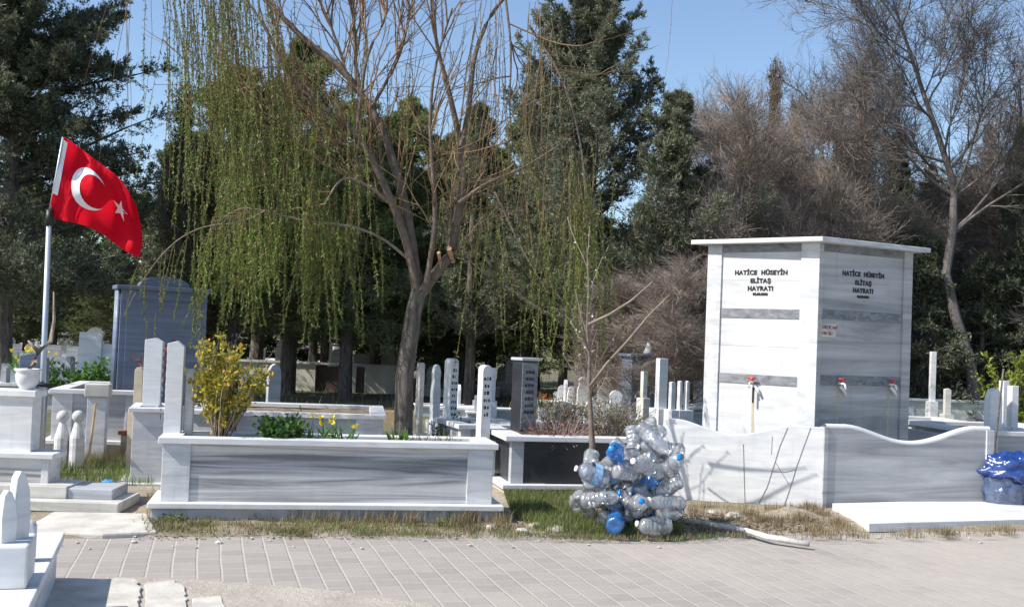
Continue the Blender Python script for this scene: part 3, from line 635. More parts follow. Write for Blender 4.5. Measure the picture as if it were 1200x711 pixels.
for side, dr, nn, W_, pc, d in (('left', dirL, nL, wl_, 892, 11.9), ('right', dirR, nR, wr, 1010, 11.75)):
    zb1 = (zat(362, pc, d), zat(373, pc, d)); zb2 = (zat(439, pc, d), zat(450, pc, d)); ztop = zat(296, pc, d)
    if side == 'right': zb1 = (zat(365, pc, d), zat(376, pc, d)); zb2 = (zat(440.5, pc, d), zat(452, pc, d)); ztop = zat(299, pc, d)
    pw = .19
    for (s0, s1) in ((-.012, pw if side == 'left' else .05), (W_ - (.17 if side == 'left' else .13), W_)):
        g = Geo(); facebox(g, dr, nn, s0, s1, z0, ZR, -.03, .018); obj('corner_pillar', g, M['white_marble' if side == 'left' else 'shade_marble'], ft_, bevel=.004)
    s0, s1 = (pw if side == 'left' else .05), W_ - (.17 if side == 'left' else .13)
    mm = 'fountain_marble' if side == 'left' else 'shade_panel'
    for (za, zb) in ((zb1[0], ztop), (zb2[0], zb1[1]), (z0, zb2[1])):
        if zb - za > .5 and za > .5:
            zj = (za + zb) / 2; g = Geo(); facebox(g, dr, nn, s0, s1, zj, zj + .004, -.03, -.0025); obj('joint', g, M['crack_light'], ft_)
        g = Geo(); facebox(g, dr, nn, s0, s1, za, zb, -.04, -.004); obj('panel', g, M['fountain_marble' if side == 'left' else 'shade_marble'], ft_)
    for (za, zb) in ((ztop, ZR), (zb1[1], zb1[0]), (zb2[1], zb2[0])):
        g = Geo(); facebox(g, dr, nn, s0, s1, za, zb, -.04, .003); obj('granite_band', g, M['band_granite'], ft_)
    # lettering
    lines = [('HATİCE  HÜSEYİN', .066, 320 if side == 'left' else 322), ('ELİTAŞ', .066, 329.5 if side == 'left' else 332), ('HAYRATI', .066, 338.5 if side == 'left' else 341), ('00.00.0000', .034, 345 if side == 'left' else 348)]
    scx = (s0 + s1) / 2
    for txt, sz, py in lines:
        cu = bpy.data.curves.new('txt', 'FONT'); cu.body = txt; cu.size = sz; cu.align_x = 'CENTER'; cu.align_y = 'CENTER'; cu.extrude = .002; cu.offset = .003; cu.space_character = 1.12
        tmp = bpy.data.objects.new('txt', cu); COL.objects.link(tmp); dg = bpy.context.evaluated_depsgraph_get(); me = bpy.data.meshes.new_from_object(tmp.evaluated_get(dg)); bpy.data.objects.remove(tmp)
        me.materials.clear(); me.materials.append(M['black_paint'])
        o = bpy.data.objects.new('lettering', me); COL.objects.link(o); o.parent = ft_
        xdir = dr if side == 'right' else -dr; pos = dr * scx + nn * .0 + np.array((0, 0, zat(py, pc, d)))
        Mx = Matrix(((xdir[0], 0, nn[0]), (xdir[1], 0, nn[1]), (0, 1, 0))); o.matrix_local = Matrix.Translation(pos) @ Mx.to_4x4()
    if side == 'right':
        for txt, py, in (('DEDE NA', 383.5), ('HA SU', 390.5)):
            cu = bpy.data.curves.new('txt', 'FONT'); cu.body = txt; cu.size = .05; cu.extrude = .0015
            tmp = bpy.data.objects.new('txt', cu); COL.objects.link(tmp); dg = bpy.context.evaluated_depsgraph_get(); me = bpy.data.meshes.new_from_object(tmp.evaluated_get(dg)); bpy.data.objects.remove(tmp)
            me.materials.clear(); me.materials.append(M['red_paint']); o = bpy.data.objects.new('red_lettering', me); COL.objects.link(o); o.parent = ft_
            pos = dr * (s0 + .015) + nn * .012 + np.array((0, 0, zat(py + 2, 975, 11.55))); o.matrix_local = Matrix.Translation(pos) @ Matrix(((dr[0], 0, nn[0]), (dr[1], 0, nn[1]), (0, 1, 0))).to_4x4()
        g = Geo(); facebox(g, dr, nn, s0 + .0, s0 + .21, zat(395, 975, 11.55), zat(379, 975, 11.55), -.004, .009); obj('notice_plate', g, M['tap_white'] if 0 else M['aged_marble'], ft_)
    # taps
    for s in ((.5 * (s0 + s1) + .04,) if side == 'left' else (s0 + .27, s1 - .17)):
        zt2 = (zb2[0] + zb2[1]) / 2 - .03; base = dr * s
        T = bpy.data.objects.new('tap', None); 
        g = Geo(); c = base + np.array((0, 0, zt2)); g.tube([c + nn * 0.0, c + nn * .07], .014, 10); g.tube([c + nn * .07, c + nn * .10 + np.array((0, 0, -.01)), c + nn * .11 + np.array((0, 0, -.06))], .012, 10)
        tp = obj('tap', g, M['tap_white'], ft_, smooth=True)
        g = Geo(); g.tube([c + nn * .055 + np.array((0, 0, .01)), c + nn * .055 + np.array((0, 0, .045))], .016, 8); o1 = c + nn * .055 + np.array((0, 0, .045)); g.tube([o1 - dr * .04, o1 + dr * .04], .012, 8); obj('tap_handle', g, M['tap_red'], tp, smooth=True)
        g = Geo(); q = c + nn * .03 + np.array((0, 0, -.03)); sgn = -1 if side == 'left' else 1
        g.tube([q, q + dr * .05 * sgn + np.array((0, 0, -.04)) , q + dr * .085 * sgn + np.array((0, 0, -.10))], [.017, .02, .014], 8); obj('tap_rag', g, M['tap_white'], tp, smooth=True)
        g = Geo(); facebox(g, dr, nn, s - .012, s + .016, z0 + .3, zt2 - .06, -.004, -.002); obj('rust_stain', g, M['stain'], ft_)
        if side == 'left':
            g = Geo(); q = c + nn * .05 + np.array((0, 0, -.05)) - dr * .02; g.tube([q, q + np.array((0, 0, -.17))], .011, 8); obj('hose_stub', g, M['black_plastic'], tp)

# basin: curved-top walls
Bc = G(964, 599); Bc[2] = 0
brt = thing('fountain_basin', 'white marble basin around the fountain tank, its walls dipping in a curve at the middle', 'basin', tuple(Bc), 0)
bl, br_ = R(180 - 12), R(15)
wBL = width_to(778, 560, Bc, bl); wBR = width_to(1160, 560, Bc, br_)
def dip(s, W_, hs, hm, he, flat0=.12, flat1=.12):
    t = s / W_
    if t < flat0: return hs
    if t > 1 - flat1: return he
    q = (t - flat0) / (1 - flat0 - flat1); k = math.sin(math.pi * q) ** 1.6; return hs + (he - hs) * q - k * hm
def wall(dr, W_, th, fn, nn, name, mat, e=0):
    g = Geo(); n = 40; top = [(s, fn(s)) for s in np.linspace(0, W_, n)]; pts = [(0, -.05)] + top + [(W_, -.05)]
    v = []
    for e_ in (e, -th):
        for s, z in pts: v.append(dr * s + nn * e_ + np.array((0, 0, z)))
    m_ = len(pts); fs = [tuple(range(m_)), tuple(range(2 * m_ - 1, m_ - 1, -1))] + [(i, i + m_, (i + 1) % m_ + m_, (i + 1) % m_) for i in range(m_)]
    g.polys(v, fs); return obj(name, g, M[mat], brt, bevel=.004)
dBR = np.array((math.cos(br_), math.sin(br_), 0)); dBL = np.array((math.cos(bl), math.sin(bl), 0)); nBR = np.array((dBR[1], -dBR[0], 0)); nBL = np.array((-dBL[1], dBL[0], 0))
if nBL[1] > 0: nBL = -nBL
hB = P(964, 501, Bc[1])[2]; eL = Bc + dBL * wBL; eR = Bc + dBR * wBR
hL = P(778, 490, eL[1])[2]; hR = P(1160, 504, eR[1])[2]
def fL(s): return dip(s, wBL, hB, .125, hL, .20, .07)
def fR(s): return dip(s, wBR, hB, .16, hR, .13, .10)
wall(dBL, wBL, .09, fL, nBL, 'left_wall', 'clean_marble')
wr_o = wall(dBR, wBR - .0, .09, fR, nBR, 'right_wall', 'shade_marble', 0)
g = Geo(); n = 40
for k in range(n):   # pale rounded coping along the right wall's top
    pass
pts = [dBR * s + nBR * -.045 + np.array((0, 0, fR(s) + .004)) for s in np.linspace(.02, wBR, 50)]
g.tubes(np.array(pts)[None], np.full((1, 50), .036), 10); cpo = obj('right_coping', g, M['clean_marble'], brt, smooth=True)
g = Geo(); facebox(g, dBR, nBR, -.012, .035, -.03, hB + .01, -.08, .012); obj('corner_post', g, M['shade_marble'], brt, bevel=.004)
g = Geo(); facebox(g, dBR, nBR, wBR - .06, wBR + .03, -.03, hR + .0, -.10, .015); obj('end_post', g, M['white_marble'], brt, bevel=.004)
# returns to the back
for (e, h) in ((eL - Bc, hL), (eR - Bc, hR)):
    bd = np.array((-math.sin(R(10)), math.cos(R(10)), 0)); g = Geo(); sd2 = np.array((bd[1], -bd[0], 0)) * (1 if e[0] < 0 else -1)
    v = [];  Ln = 2.3
    for z in (-.05, None):
        for off in (.003, .08):
            for s in (.09, Ln): v.append(e + bd * s + sd2 * off + np.array((0, 0, z if z is not None else h - .12)))
    g.add(v, [(0, 1, 3, 2), (4, 6, 7, 5), (0, 4, 5, 1), (2, 3, 7, 6), (0, 2, 6, 4), (1, 5, 7, 3)]); obj('side_wall', g, M['grey_marble'], brt)
# cracks on the left wall
def crack(pix, r_=.0042):
    pts = []
    for px, py in pix:
        s = width_to(px, py, Bc, bl); r = ray(px, py); yy = (Bc + dBL * s)[1]; pts.append(dBL * s + nBL * .0005 + np.array((0, 0, CAMZ + r.z * yy)))
    g = Geo(); g.tube(pts, r_, 5); obj('crack', g, M['crack'], brt)
crack([(923, 501), (914, 522), (907, 545), (899, 570), (888, 592)]); crack([(950, 501), (943, 520), (934, 545), (928, 565), (919, 592)])
crack([(871, 520), (872, 555), (873, 592)], .004); crack([(904, 552), (920, 553), (932, 550)], .0035); crack([(908, 540), (917, 555), (925, 568)], .003); crack([(905, 511), (904, 532)], .003)

# slab before the basin
sp = [G(975, 601), G(1150, 596), G(1215, 600), G(1215, 620), G(1018, 626)]
o = slab_poly('marble_slab', sp, .02, .098, M['clean_marble'], .004, label='flat white marble slab lying on the ground before the right basin wall', cat='slab')
# white pipe
pts = [G(793, 608, .05), G(830, 614, .07), G(870, 620, .075), G(900, 629, .07), G(948, 637, .06)]
g = Geo(); g.tube(pts, [.023, .025, .023, .026, .023], 12); obj('drain_pipe', g, M['white_pipe'], label='dirty white plastic pipe lying on the dirt between the bottles and the slab', cat='pipe', smooth=True)
# concrete block left by the road
cs = [G(18, 632), G(62, 606), G(172, 608), G(184, 630), G(120, 633), G(70, 631)]
slab_poly('concrete_slab', cs, 0, .05, M['concrete'], .015, label='rough pale concrete slab at the road edge left of the long grave box', cat='slab')

# ================================================================== FLAG
fd = 10.4; pb = P(47, 530, fd); pt = P(57.5, 262, fd)
dirp = (pt - pb) / (pt[2] - pb[2]); pg = pb - dirp * pb[2]; ptop = pb + dirp * (P(75, 160, fd)[2] - pb[2])
t = thing('flag_pole', 'grey metal flag pole with a black clamp, carrying the red flag', 'flag pole', tuple(pg), 0)
g = Geo(); g.tube([(0, 0, 0), pt - pg], [.029, .024], 16); obj('pole', g, M['galvanised'], t, smooth=True)
top_hoist = P(74, 161, fd)
g = Geo(); g.tube([pt - pg + (0, 0, -.02), P(58.5, 246, fd) - pg], .033, 14); obj('clamp', g, M['black_plastic'], t, smooth=True)
g = Geo(); g.tube([P(58, 250, fd + .01) - pg, P(74, 161, fd + .01) - pg], .012, 8); obj('top_rod', g, M['galvanised'], t, smooth=True)
g = Geo(); g.tube([P(47, 452, fd) - pg, P(47, 447, fd) - pg], .045, 14); g.tube([P(30, 453, fd - .05) - pg, P(44, 450, fd - .05) - pg, P(62, 452, fd - .05) - pg], .02, 8); obj('strap', g, M['black_plastic'], t, smooth=True)
g = Geo(); g.lathe([(.001, -.05), (.03, -.04), (.035, .03), (.02, .06), (.001, .065)], P(42, 478, fd - .06) - pg, 12); obj('blue_tag', g, M['blue_plastic_bit'], t, smooth=True)
def bez(ps, t):
    ps = np.array(ps, float); s = np.linspace(0, 1, len(ps)); return np.stack([np.interp(t, s, ps[:, 0]), np.interp(t, s, ps[:, 1])], -1)
def smoothpts(ps, n=6):
    ps = np.array(ps, float)
    for _ in range(3):
        q = [ps[0]]
        for a, b_ in zip(ps[:-1], ps[1:]): q += [a * .75 + b_ * .25, a * .25 + b_ * .75]
        q.append(ps[-1]); ps = np.array(q)
    dl = np.concatenate([[0], np.cumsum(np.linalg.norm(np.diff(ps, axis=0), axis=1))]); tt = np.linspace(0, dl[-1], 60)
    return np.stack([np.interp(tt, dl, ps[:, 0]), np.interp(tt, dl, ps[:, 1])], -1)
Tt = smoothpts([(75, 160), (95, 174), (115, 190), (136, 204), (150, 222), (160, 242)]); Bt = smoothpts([(56, 252), (72, 259), (98, 263), (122, 275), (145, 294), (163, 302)])
Lf = smoothpts([(75, 160), (69, 190), (63, 222), (56, 252)]); Rt = smoothpts([(160, 242), (165, 262), (168, 285), (163, 302)])
def flagp(u, v_, off=0):
    i = lambda A, t: np.stack([np.interp(t * 59, np.arange(60), A[:, 0]), np.interp(t * 59, np.arange(60), A[:, 1])], -1)
    T_, B_, L_, R_ = i(Tt, u), i(Bt, u), i(Lf, v_), i(Rt, v_)
    uu, vv = u[..., None], v_[..., None]
    q = T_ * (1 - vv) + B_ * vv + L_ * (1 - uu) + R_ * uu - ((1 - uu) * (1 - vv) * Tt[0] + uu * (1 - vv) * Tt[-1] + (1 - uu) * vv * Bt[0] + uu * vv * Bt[-1])
    dep = fd + .35 * u + .075 * np.sin(u * 9 + v_ * 3.2) * np.minimum(1, u * 4) + .04 * np.sin(u * 17 - v_ * 5) * np.minimum(1, u * 3) + .03 * np.sin(v_ * 7 + u * 5) + off
    # rays through the camera
    sh = q.shape[:-1]; q = q.reshape(-1, 2); dd = dep.reshape(-1); M3 = np.array(CROT); v3 = np.stack([q[:, 0] - 600, 355.5 - q[:, 1], np.full(len(q), -F)], -1) @ M3.T
    v3 = v3 / v3[:, 1:2] * dd[:, None]; v3[:, 2] += CAMZ; return v3.reshape(*sh, 3)
def gridgeo(u, v_, off):
    A, B = np.meshgrid(u, v_); p = flagp(A, B, off); ny, nx = A.shape; idx = np.arange(nx * ny).reshape(ny, nx)
    g = Geo(); g.add(p, np.stack([idx[:-1, :-1], idx[:-1, 1:], idx[1:, 1:], idx[1:, :-1]], -1).reshape(-1, 4)); return g
fl = thing('flag', 'red flag with white crescent and star flying from the pole', 'flag', tuple(top_hoist), 0)
def abs_obj(name, g, mat, par, **kw):
    for a in g.v: a -= np.array(par.location)
    return obj(name, g, mat, par, normals=False, **kw)
abs_obj('cloth', gridgeo(np.linspace(0.0, 1, 90), np.linspace(0, 1, 60), 0), M['red_cloth'], fl, smooth=True)
abs_obj('hoist_band', gridgeo(np.linspace(-.0, .05, 4), np.linspace(0.04, .72, 30), -.006), M['white_cloth'], fl, smooth=True)
def emblem(name, fn, n=110):
    """triangulated patch: grid cells of the cloth that fall inside the emblem, edges snapped by fine sampling"""
    g = Geo()
    for off in (-.006, .006): fn(g, off)
    abs_obj(name, g, M['white_cloth'], fl, smooth=True)
# flag coordinates: x = u*1.5, y = v (hoist height 1)
def crescent(g, off):
    n = 60; cx, cy, Ro, Ri, ox = .53, .47, .29, .235, .075
    # crossing angle of the two circles
    x_ = (Ro ** 2 - Ri ** 2 + ox ** 2) / (2 * ox); ta = math.acos(x_ / Ro); tb = math.atan2(math.sqrt(Ro ** 2 - x_ ** 2), x_ - ox)
    to = np.linspace(ta, 2 * math.pi - ta, n); ti = np.linspace(tb, 2 * math.pi - tb, n)
    o_ = np.stack([cx + Ro * np.cos(to), cy + Ro * np.sin(to)], -1); i_ = np.stack([cx + ox + Ri * np.cos(ti), cy + Ri * np.sin(ti)], -1)
    rows_ = np.stack([o_ * (1 - k) + i_ * k for k in np.linspace(0, 1, 5)]); p = flagp(rows_[..., 0] / 1.5, rows_[..., 1], off)
    idx = np.arange(5 * n).reshape(5, n); g.add(p, np.stack([idx[:-1, :-1], idx[:-1, 1:], idx[1:, 1:], idx[1:, :-1]], -1).reshape(-1, 4))
def star(g, off):
    cx, cy, r1, r2 = 1.06, .47, .15, .058; pts = [(cx, cy)]
    for k in range(10):
        r_ = r1 if k % 2 == 0 else r2; a = math.pi + k * math.pi / 5 + .35; pts.append((cx + r_ * math.cos(a), cy + r_ * math.sin(a)))
    pts = np.array(pts); p = flagp(pts[:, 0] / 1.5, pts[:, 1], off); b_ = g.n; g.v.append(p); g.n += 11
    g.f.append(np.array([(0, 1 + k, 1 + (k + 1) % 10) for k in range(10)]) + b_)
emblem('crescent', crescent); emblem('star', star)

# ================================================================== BOTTLES
def bottle_mesh(kind):
    r = [.082, .088, .074][kind % 3]; h = [.29, .26, .32][kind % 3]; prof = [(.001, .012), (r * .6, .0), (r * .93, .004), (r, .02)]
    z = .04
    while z < h * .62:
        prof += [(r, z), (r * .93, z + .008), (r * .93, z + .014), (r, z + .022)]; z += .034
    prof += [(r, h * .66), (r * .9, h * .74), (r * .6, h * .84), (r * .3, h * .91), (.02, h * .93), (.02, h * .97)]
    g = Geo(); g.lathe(prof, n=22); me = g.mesh('body', True)
    # crumple
    v = np.zeros(len(me.vertices) * 3); me.vertices.foreach_get('co', v); v = v.reshape(-1, 3); rg = np.random.default_rng(kind + 40)
    for _ in range(5):
        w_ = rg.normal(0, 22, 3); v[:, :2] *= (1 - .10 * np.abs(np.sin(v @ w_ + rg.uniform(0, 6))) * (v[:, 2] < h * .8))[:, None]
    v[:, 0] += rg.normal(0, .25) * v[:, 2] ** 2; v[:, 1] += rg.normal(0, .25) * v[:, 2] ** 2
    k = 1 + .13 * np.sin(v[:, 2] * 37 + np.arctan2(v[:, 1], v[:, 0]) * 2 + kind) * np.exp(-((v[:, 2] - h * .45) / .08) ** 2); v[:, 0] *= k; v[:, 1] *= 2 - k; me.vertices.foreach_set('co', v.ravel())
    g = Geo(); g.lathe([(.001, h + .004), (.021, h + .004), (.023, h), (.023, h * .955), (.02, h * .95)], n=14); cap = g.mesh('cap', True)
    g = Geo(); zz = h * .3; g.lathe([(r * 1.01, zz), (r * 1.012, zz + .01), (r * 1.012, zz + h * .2), (r * 1.01, zz + h * .2 + .01)], n=22); lab = g.mesh('label', True)
    return me, cap, lab, h, r
BM = [bottle_mesh(k) for k in range(9)]
BMB = []
for me, cap, lab, h, r in BM:
    a = me.copy(); me.materials.append(M['clear_plastic']); a.materials.append(M['blue_clear_plastic']); cap.materials.append(M['blue_cap' if len(BMB) % 3 == 0 else 'tap_white']); lab.materials.append(M['label_blue']); BMB.append(a)
# heap packed as spheres settling inside the outline seen in the picture
hd = 9.35; H0_ = G(737, 616)
def hp(px, py, dy): q = P(px, py, hd); return np.array((q[0], hd + dy, max(q[2], .07)))
rb = np.random.default_rng(11)
outl = [(686, 603), (686, 575), (684, 556), (696, 545), (712, 538), (736, 530), (742, 510), (752, 504), (772, 510), (784, 524), (787, 560), (788, 588), (780, 604), (757, 612), (735, 611), (705, 606)]
oc = np.array([P(x, y, hd) for x, y in outl]); ftst = poly_test([(p[0], p[2]) for p in oc])
pos = []
tries = 0
while len(pos) < 64 and tries < 60000:
    tries += 1; x = rb.uniform(oc[:, 0].min(), oc[:, 0].max()); z = rb.uniform(.08, oc[:, 2].max()); y = hd + rb.uniform(-.33, .33)
    if not ftst(np.array([x]), np.array([z]))[0]: continue
    cx = (x - H0_[0]) / .5; 
    if ((y - hd) / .42) ** 2 + (max(0, z - .35) / .75) ** 2 > 1.15: continue
    q = np.array((x, y, z))
    if all(np.linalg.norm((q - p_)) > .112 for p_ in pos): pos.append(q)
pos.sort(key=lambda p_: (p_[1], p_[2]))
ctr = np.array((H0_[0], hd, .4))
forced = [  # (pixel, depth offset, blue?, pointing direction)
    ((716, 526), -.30, True, (-.2, -.75, .25)), ((716, 601), -.42, True, (.15, 1, .1)), ((752, 541), -.36, False, (-.7, -.6, .3)), ((740, 580), -.42, False, (.1, -1, .25)), ((757, 606), -.45, False, (-.9, -.3, .1)), ((773, 580), -.36, False, (-.8, -.5, .1)),
    ((700, 575), -.38, False, (1, -.25, .3)), ((690, 550), -.3, False, (-1, -.3, .35)), ((762, 512), -.25, False, (.5, -.35, -.4)), ((780, 540), -.3, False, (.3, -.8, .5))]
bl_i = 0; places = ['lowest layer', 'middle', 'upper part', 'very top']
cnt = {}
def add_bottle(q, dr, kind, blue, showlab, lab_txt, sc_=1.0):
    me, cap, lab, h, r = BM[kind]
    o = thing('plastic_bottle', lab_txt, 'bottle', (0, 0, 0), 0, 'empty plastic bottles heaped by the basin')
    rot = Vector(dr).normalized().to_track_quat('Z', 'Y'); o.rotation_mode = 'QUATERNION'; o.rotation_quaternion = rot; o.scale = (sc_,) * 3
    c = Vector(q) - rot @ Vector((0, 0, h * .5 * sc_)); zlo = min(c.z, (c + rot @ Vector((0, 0, h * sc_))).z) - r * sc_ * .9
    if zlo < .03: c.z += .03 - zlo
    o.location = c
    b_ = obj('body', BMB[kind] if blue else me, None, o); obj('cap', cap, None, o)
    if showlab: obj('label', lab, None, o)
    return o
allb = []
for (px, dy, blue, dr) in forced: allb.append((hp(px[0], px[1], dy), np.array(dr, float), blue, px))
for q in pos:
    if any(np.linalg.norm(q - a[0]) < .15 for a in allb[:10]): continue
    outv = q - ctr; outv /= np.linalg.norm(outv) + 1e-6; dr = -outv * .6 + rb.normal(0, .7, 3); allb.append((q, dr, rb.random() < .05, None))
ctxt = {0: 'pale blue bottle in the upper left of the heap, mouth forward', 1: 'bright blue bottle showing its round bottom, low at the front of the heap', 2: 'clear bottle with a blue cap pointing left, right of centre in the heap', 3: 'clear bottle pointing straight forward with blue cap, centre front of the heap', 4: 'crushed clear bottle lying in front of the heap at the bottom', 5: 'clear bottle with blue cap low on the right of the heap', 6: 'clear ribbed bottle lying across the left front of the heap', 7: 'clear bottle sticking out of the left side of the heap', 8: 'large clear bottle crowning the top of the heap', 9: 'clear bottle leaning forward high on the right of the heap'}
for i, (q, dr, blue, px) in enumerate(allb):
    kind = i % 9; sc_ = 1.0 if i >= 10 else 1.12
    if i in ctxt: lt = ctxt[i]
    else:
        lay = places[min(3, int(q[2] / .24))]; sx = ['left', 'centre', 'right'][int(np.clip((q[0] - ctr[0] + .45) / .3, 0, 2))]; dp = ['front', 'middle', 'back'][int(np.clip((q[1] - hd + .4) / .27, 0, 2))]
        key = (lay, sx, dp, blue); cnt[key] = cnt.get(key, 0) + 1
        lt = '%s bottle in the %s of the heap, %s, %s, %s there' % ('blue' if blue else 'clear', lay, sx, dp, ['first', 'second', 'third', 'fourth', 'fifth', 'sixth', 'seventh', 'eighth'][cnt[key] - 1])
    add_bottle(q, dr, kind, blue, i % 9 == 7, lt, sc_)
# a thin clear sack round them
def sack(name, c, rad, mat, seed, label, cat, n=48, m_=32, amp=.18, flatten=.0, outline=None):
    a = np.linspace(0, 2 * math.pi, n, endpoint=False); b_ = np.linspace(-math.pi / 2, math.pi / 2, m_); A, B = np.meshgrid(a, b_)
    d = np.stack([np.cos(B) * np.cos(A), np.cos(B) * np.sin(A), np.sin(B)], -1); r_ = np.random.default_rng(seed); k = np.ones(A.shape)
    for _ in range(22):
        w_ = r_.normal(0, 5, 3); k += amp / 5 * np.abs(np.sin(d @ w_ + r_.uniform(0, 6))) * r_.choice([-1, 1])
    p = d * k[..., None] * np.array(rad); g = Geo(); idx = np.arange(n * m_).reshape(m_, n); nx = np.roll(idx, -1, 1)
    g.add(p, np.stack([idx[:-1], nx[:-1], nx[1:], idx[1:]], -1).reshape(-1, 4)); return g
# blue bag on the right
q = G(1184, 603); bt = thing('rubbish_bag', 'crumpled bag, blue on top and clear below, beside the right end of the basin', 'bag', (q[0] + .03, q[1] + .2, 0), 0)
for a in (1,):
    g = sack('b', 0, (.24, .2, .25), None, 3, '', ''); 
    for v in g.v: v += (0, 0, .24)
    obj('clear_lower_half', g, M['grey_bag_plastic'], bt, smooth=True, normals=False)
    g = sack('b', 0, (.33, .26, .2), None, 8, '', '', amp=.34)
    for v in g.v: v += (.06, 0, .43)
    obj('blue_top', g, M['blue_bag_plastic'], bt, smooth=True, normals=False)
q0 = P(1166, 545, 11.9); q1 = P(1176, 432, 12.05); g = Geo(); q0b = q0 + (q0 - q1) * .9; q0b[2] = 0
g.tube([q0b, q1], .011, 8); obj('wooden_pole', g, M['bark'], label='thin dark stick leaning upright behind the blue bag', cat='stick')
q = G(126, 573); g = sack('b', 0, (.06, .05, .04), None, 5, '', '')
obj('plastic_scrap', g, M['blue_plastic_bit'], label='small bright blue plastic scrap on the grass left of the long grave box', cat='litter', loc=(q[0], q[1], .05), smooth=True, normals=False)

# rocks and pebbles
def rockgeo(g, c, r_, rg):
    s = sack('r', 0, tuple(np.array((r_, r_ * rg.uniform(.6, 1), r_ * rg.uniform(.35, .6)))), None, int(rg.integers(1e6)), '', '', 8, 6, .3)
    s.v[0] += np.array(c); g.add(s.v[0], s.f[0])
g = Geo(); rg = np.random.default_rng(3)
for _ in range(230):
    px = rg.uniform(60, 1200); c = G(px, 633 - 8 * (px / 1200) + rg.normal(-3, 9), .02)
    if edge_s(c[0], c[1]) < -.6: continue
    rockgeo(g, c, rg.choice([.005, .008, .013, .022], p=[.45, .35, .16, .04]), rg)
obj('gravel', g, M['pebble'], kind='stuff', label='scattered pale pebbles along the road edge', cat='gravel', smooth=False, normals=False)
for i, (px, py, s, lb) in enumerate(((652, 622, .07, 'flat pale broken stone at the right foot of the long grave box'), (632, 616, .09, 'large pale rubble stone right of the long grave box'), (612, 622, .05, 'small pale rubble stone touching the right end of the long grave box'), (575, 618, .05, 'low pale stone in the dry grass before the right end of the long grave box'), (860, 606, .08, 'pale stone chip in the dirt before the cracked basin wall'), (835, 600, .06, 'small brown grey stone left of the basin cracks'))):
    g = Geo(); rockgeo(g, (0, 0, 0), s, np.random.default_rng(i + 9)); q = G(px, py, .04); obj('rubble_stone', g, M['pebble'], label=lb, cat='stone', group='loose rubble stones', loc=tuple(q), normals=False)
# dirt mound by the basin
xs = np.linspace(-1, 1, 60); X, Y = np.meshgrid(xs, xs); Z = np.exp(-(X ** 2 + Y ** 2) * 3.5) * (.11 + .02 * fnoise(X * 6, Y * 6, 2)) - .012
idx = np.arange(3600).reshape(60, 60); g = Geo(); g.add(np.stack([X * .48, Y * .3, Z], -1), np.stack([idx[:-1, :-1], idx[:-1, 1:], idx[1:, 1:], idx[1:, :-1]], -1).reshape(-1, 4)); q = G(930, 611)
obj('dirt_mound', g, M['dirt'], kind='structure', loc=(q[0], q[1] + .05, .03), smooth=True, normals=False)

# ================================================================== VEGETATION
def nrm(a): return a / (np.linalg.norm(a, axis=-1, keepdims=True) + 1e-9)
def grow(S, D, Ln, n, wig, trop, rg):
    """M shoots at once: starts S, directions D, lengths Ln -> (M,n,3)"""
    m_ = len(S); P_ = np.zeros((m_, n, 3)); P_[:, 0] = S; d = nrm(D); st = (Ln / (n - 1))[:, None]
    for k in range(1, n):
        d = nrm(d + rg.normal(0, wig, (m_, 3)) + np.array(trop) * (1. / n)); P_[:, k] = P_[:, k - 1] + d * st
    return P_
def kids(P_, Rr, cnt, t0, t1, ang, rg, flat=0):
    m_, n, _ = P_.shape; par = np.repeat(np.arange(m_), cnt); t = rg.uniform(t0, t1, len(par)) * (n - 1); i = np.minimum(t.astype(int), n - 2); f = (t - i)[:, None]
    S = P_[par, i] * (1 - f) + P_[par, i + 1] * f; T = nrm(P_[par, i + 1] - P_[par, i]); q = rg.normal(0, 1, (len(par), 3)); q[:, 2] *= (1 - flat)
    sd_ = nrm(q - (q * T).sum(1, keepdims=True) * T); a = rg.normal(ang, .18, len(par))[:, None]
    return par, S, nrm(T * np.cos(a) + sd_ * np.sin(a)), t / (n - 1), Rr[par, i]
def taper(r0, r1, n): return r0[:, None] * (1 - np.linspace(0, 1, n))[None] + np.asarray(r1).reshape(-1, 1) * np.linspace(0, 1, n)[None]

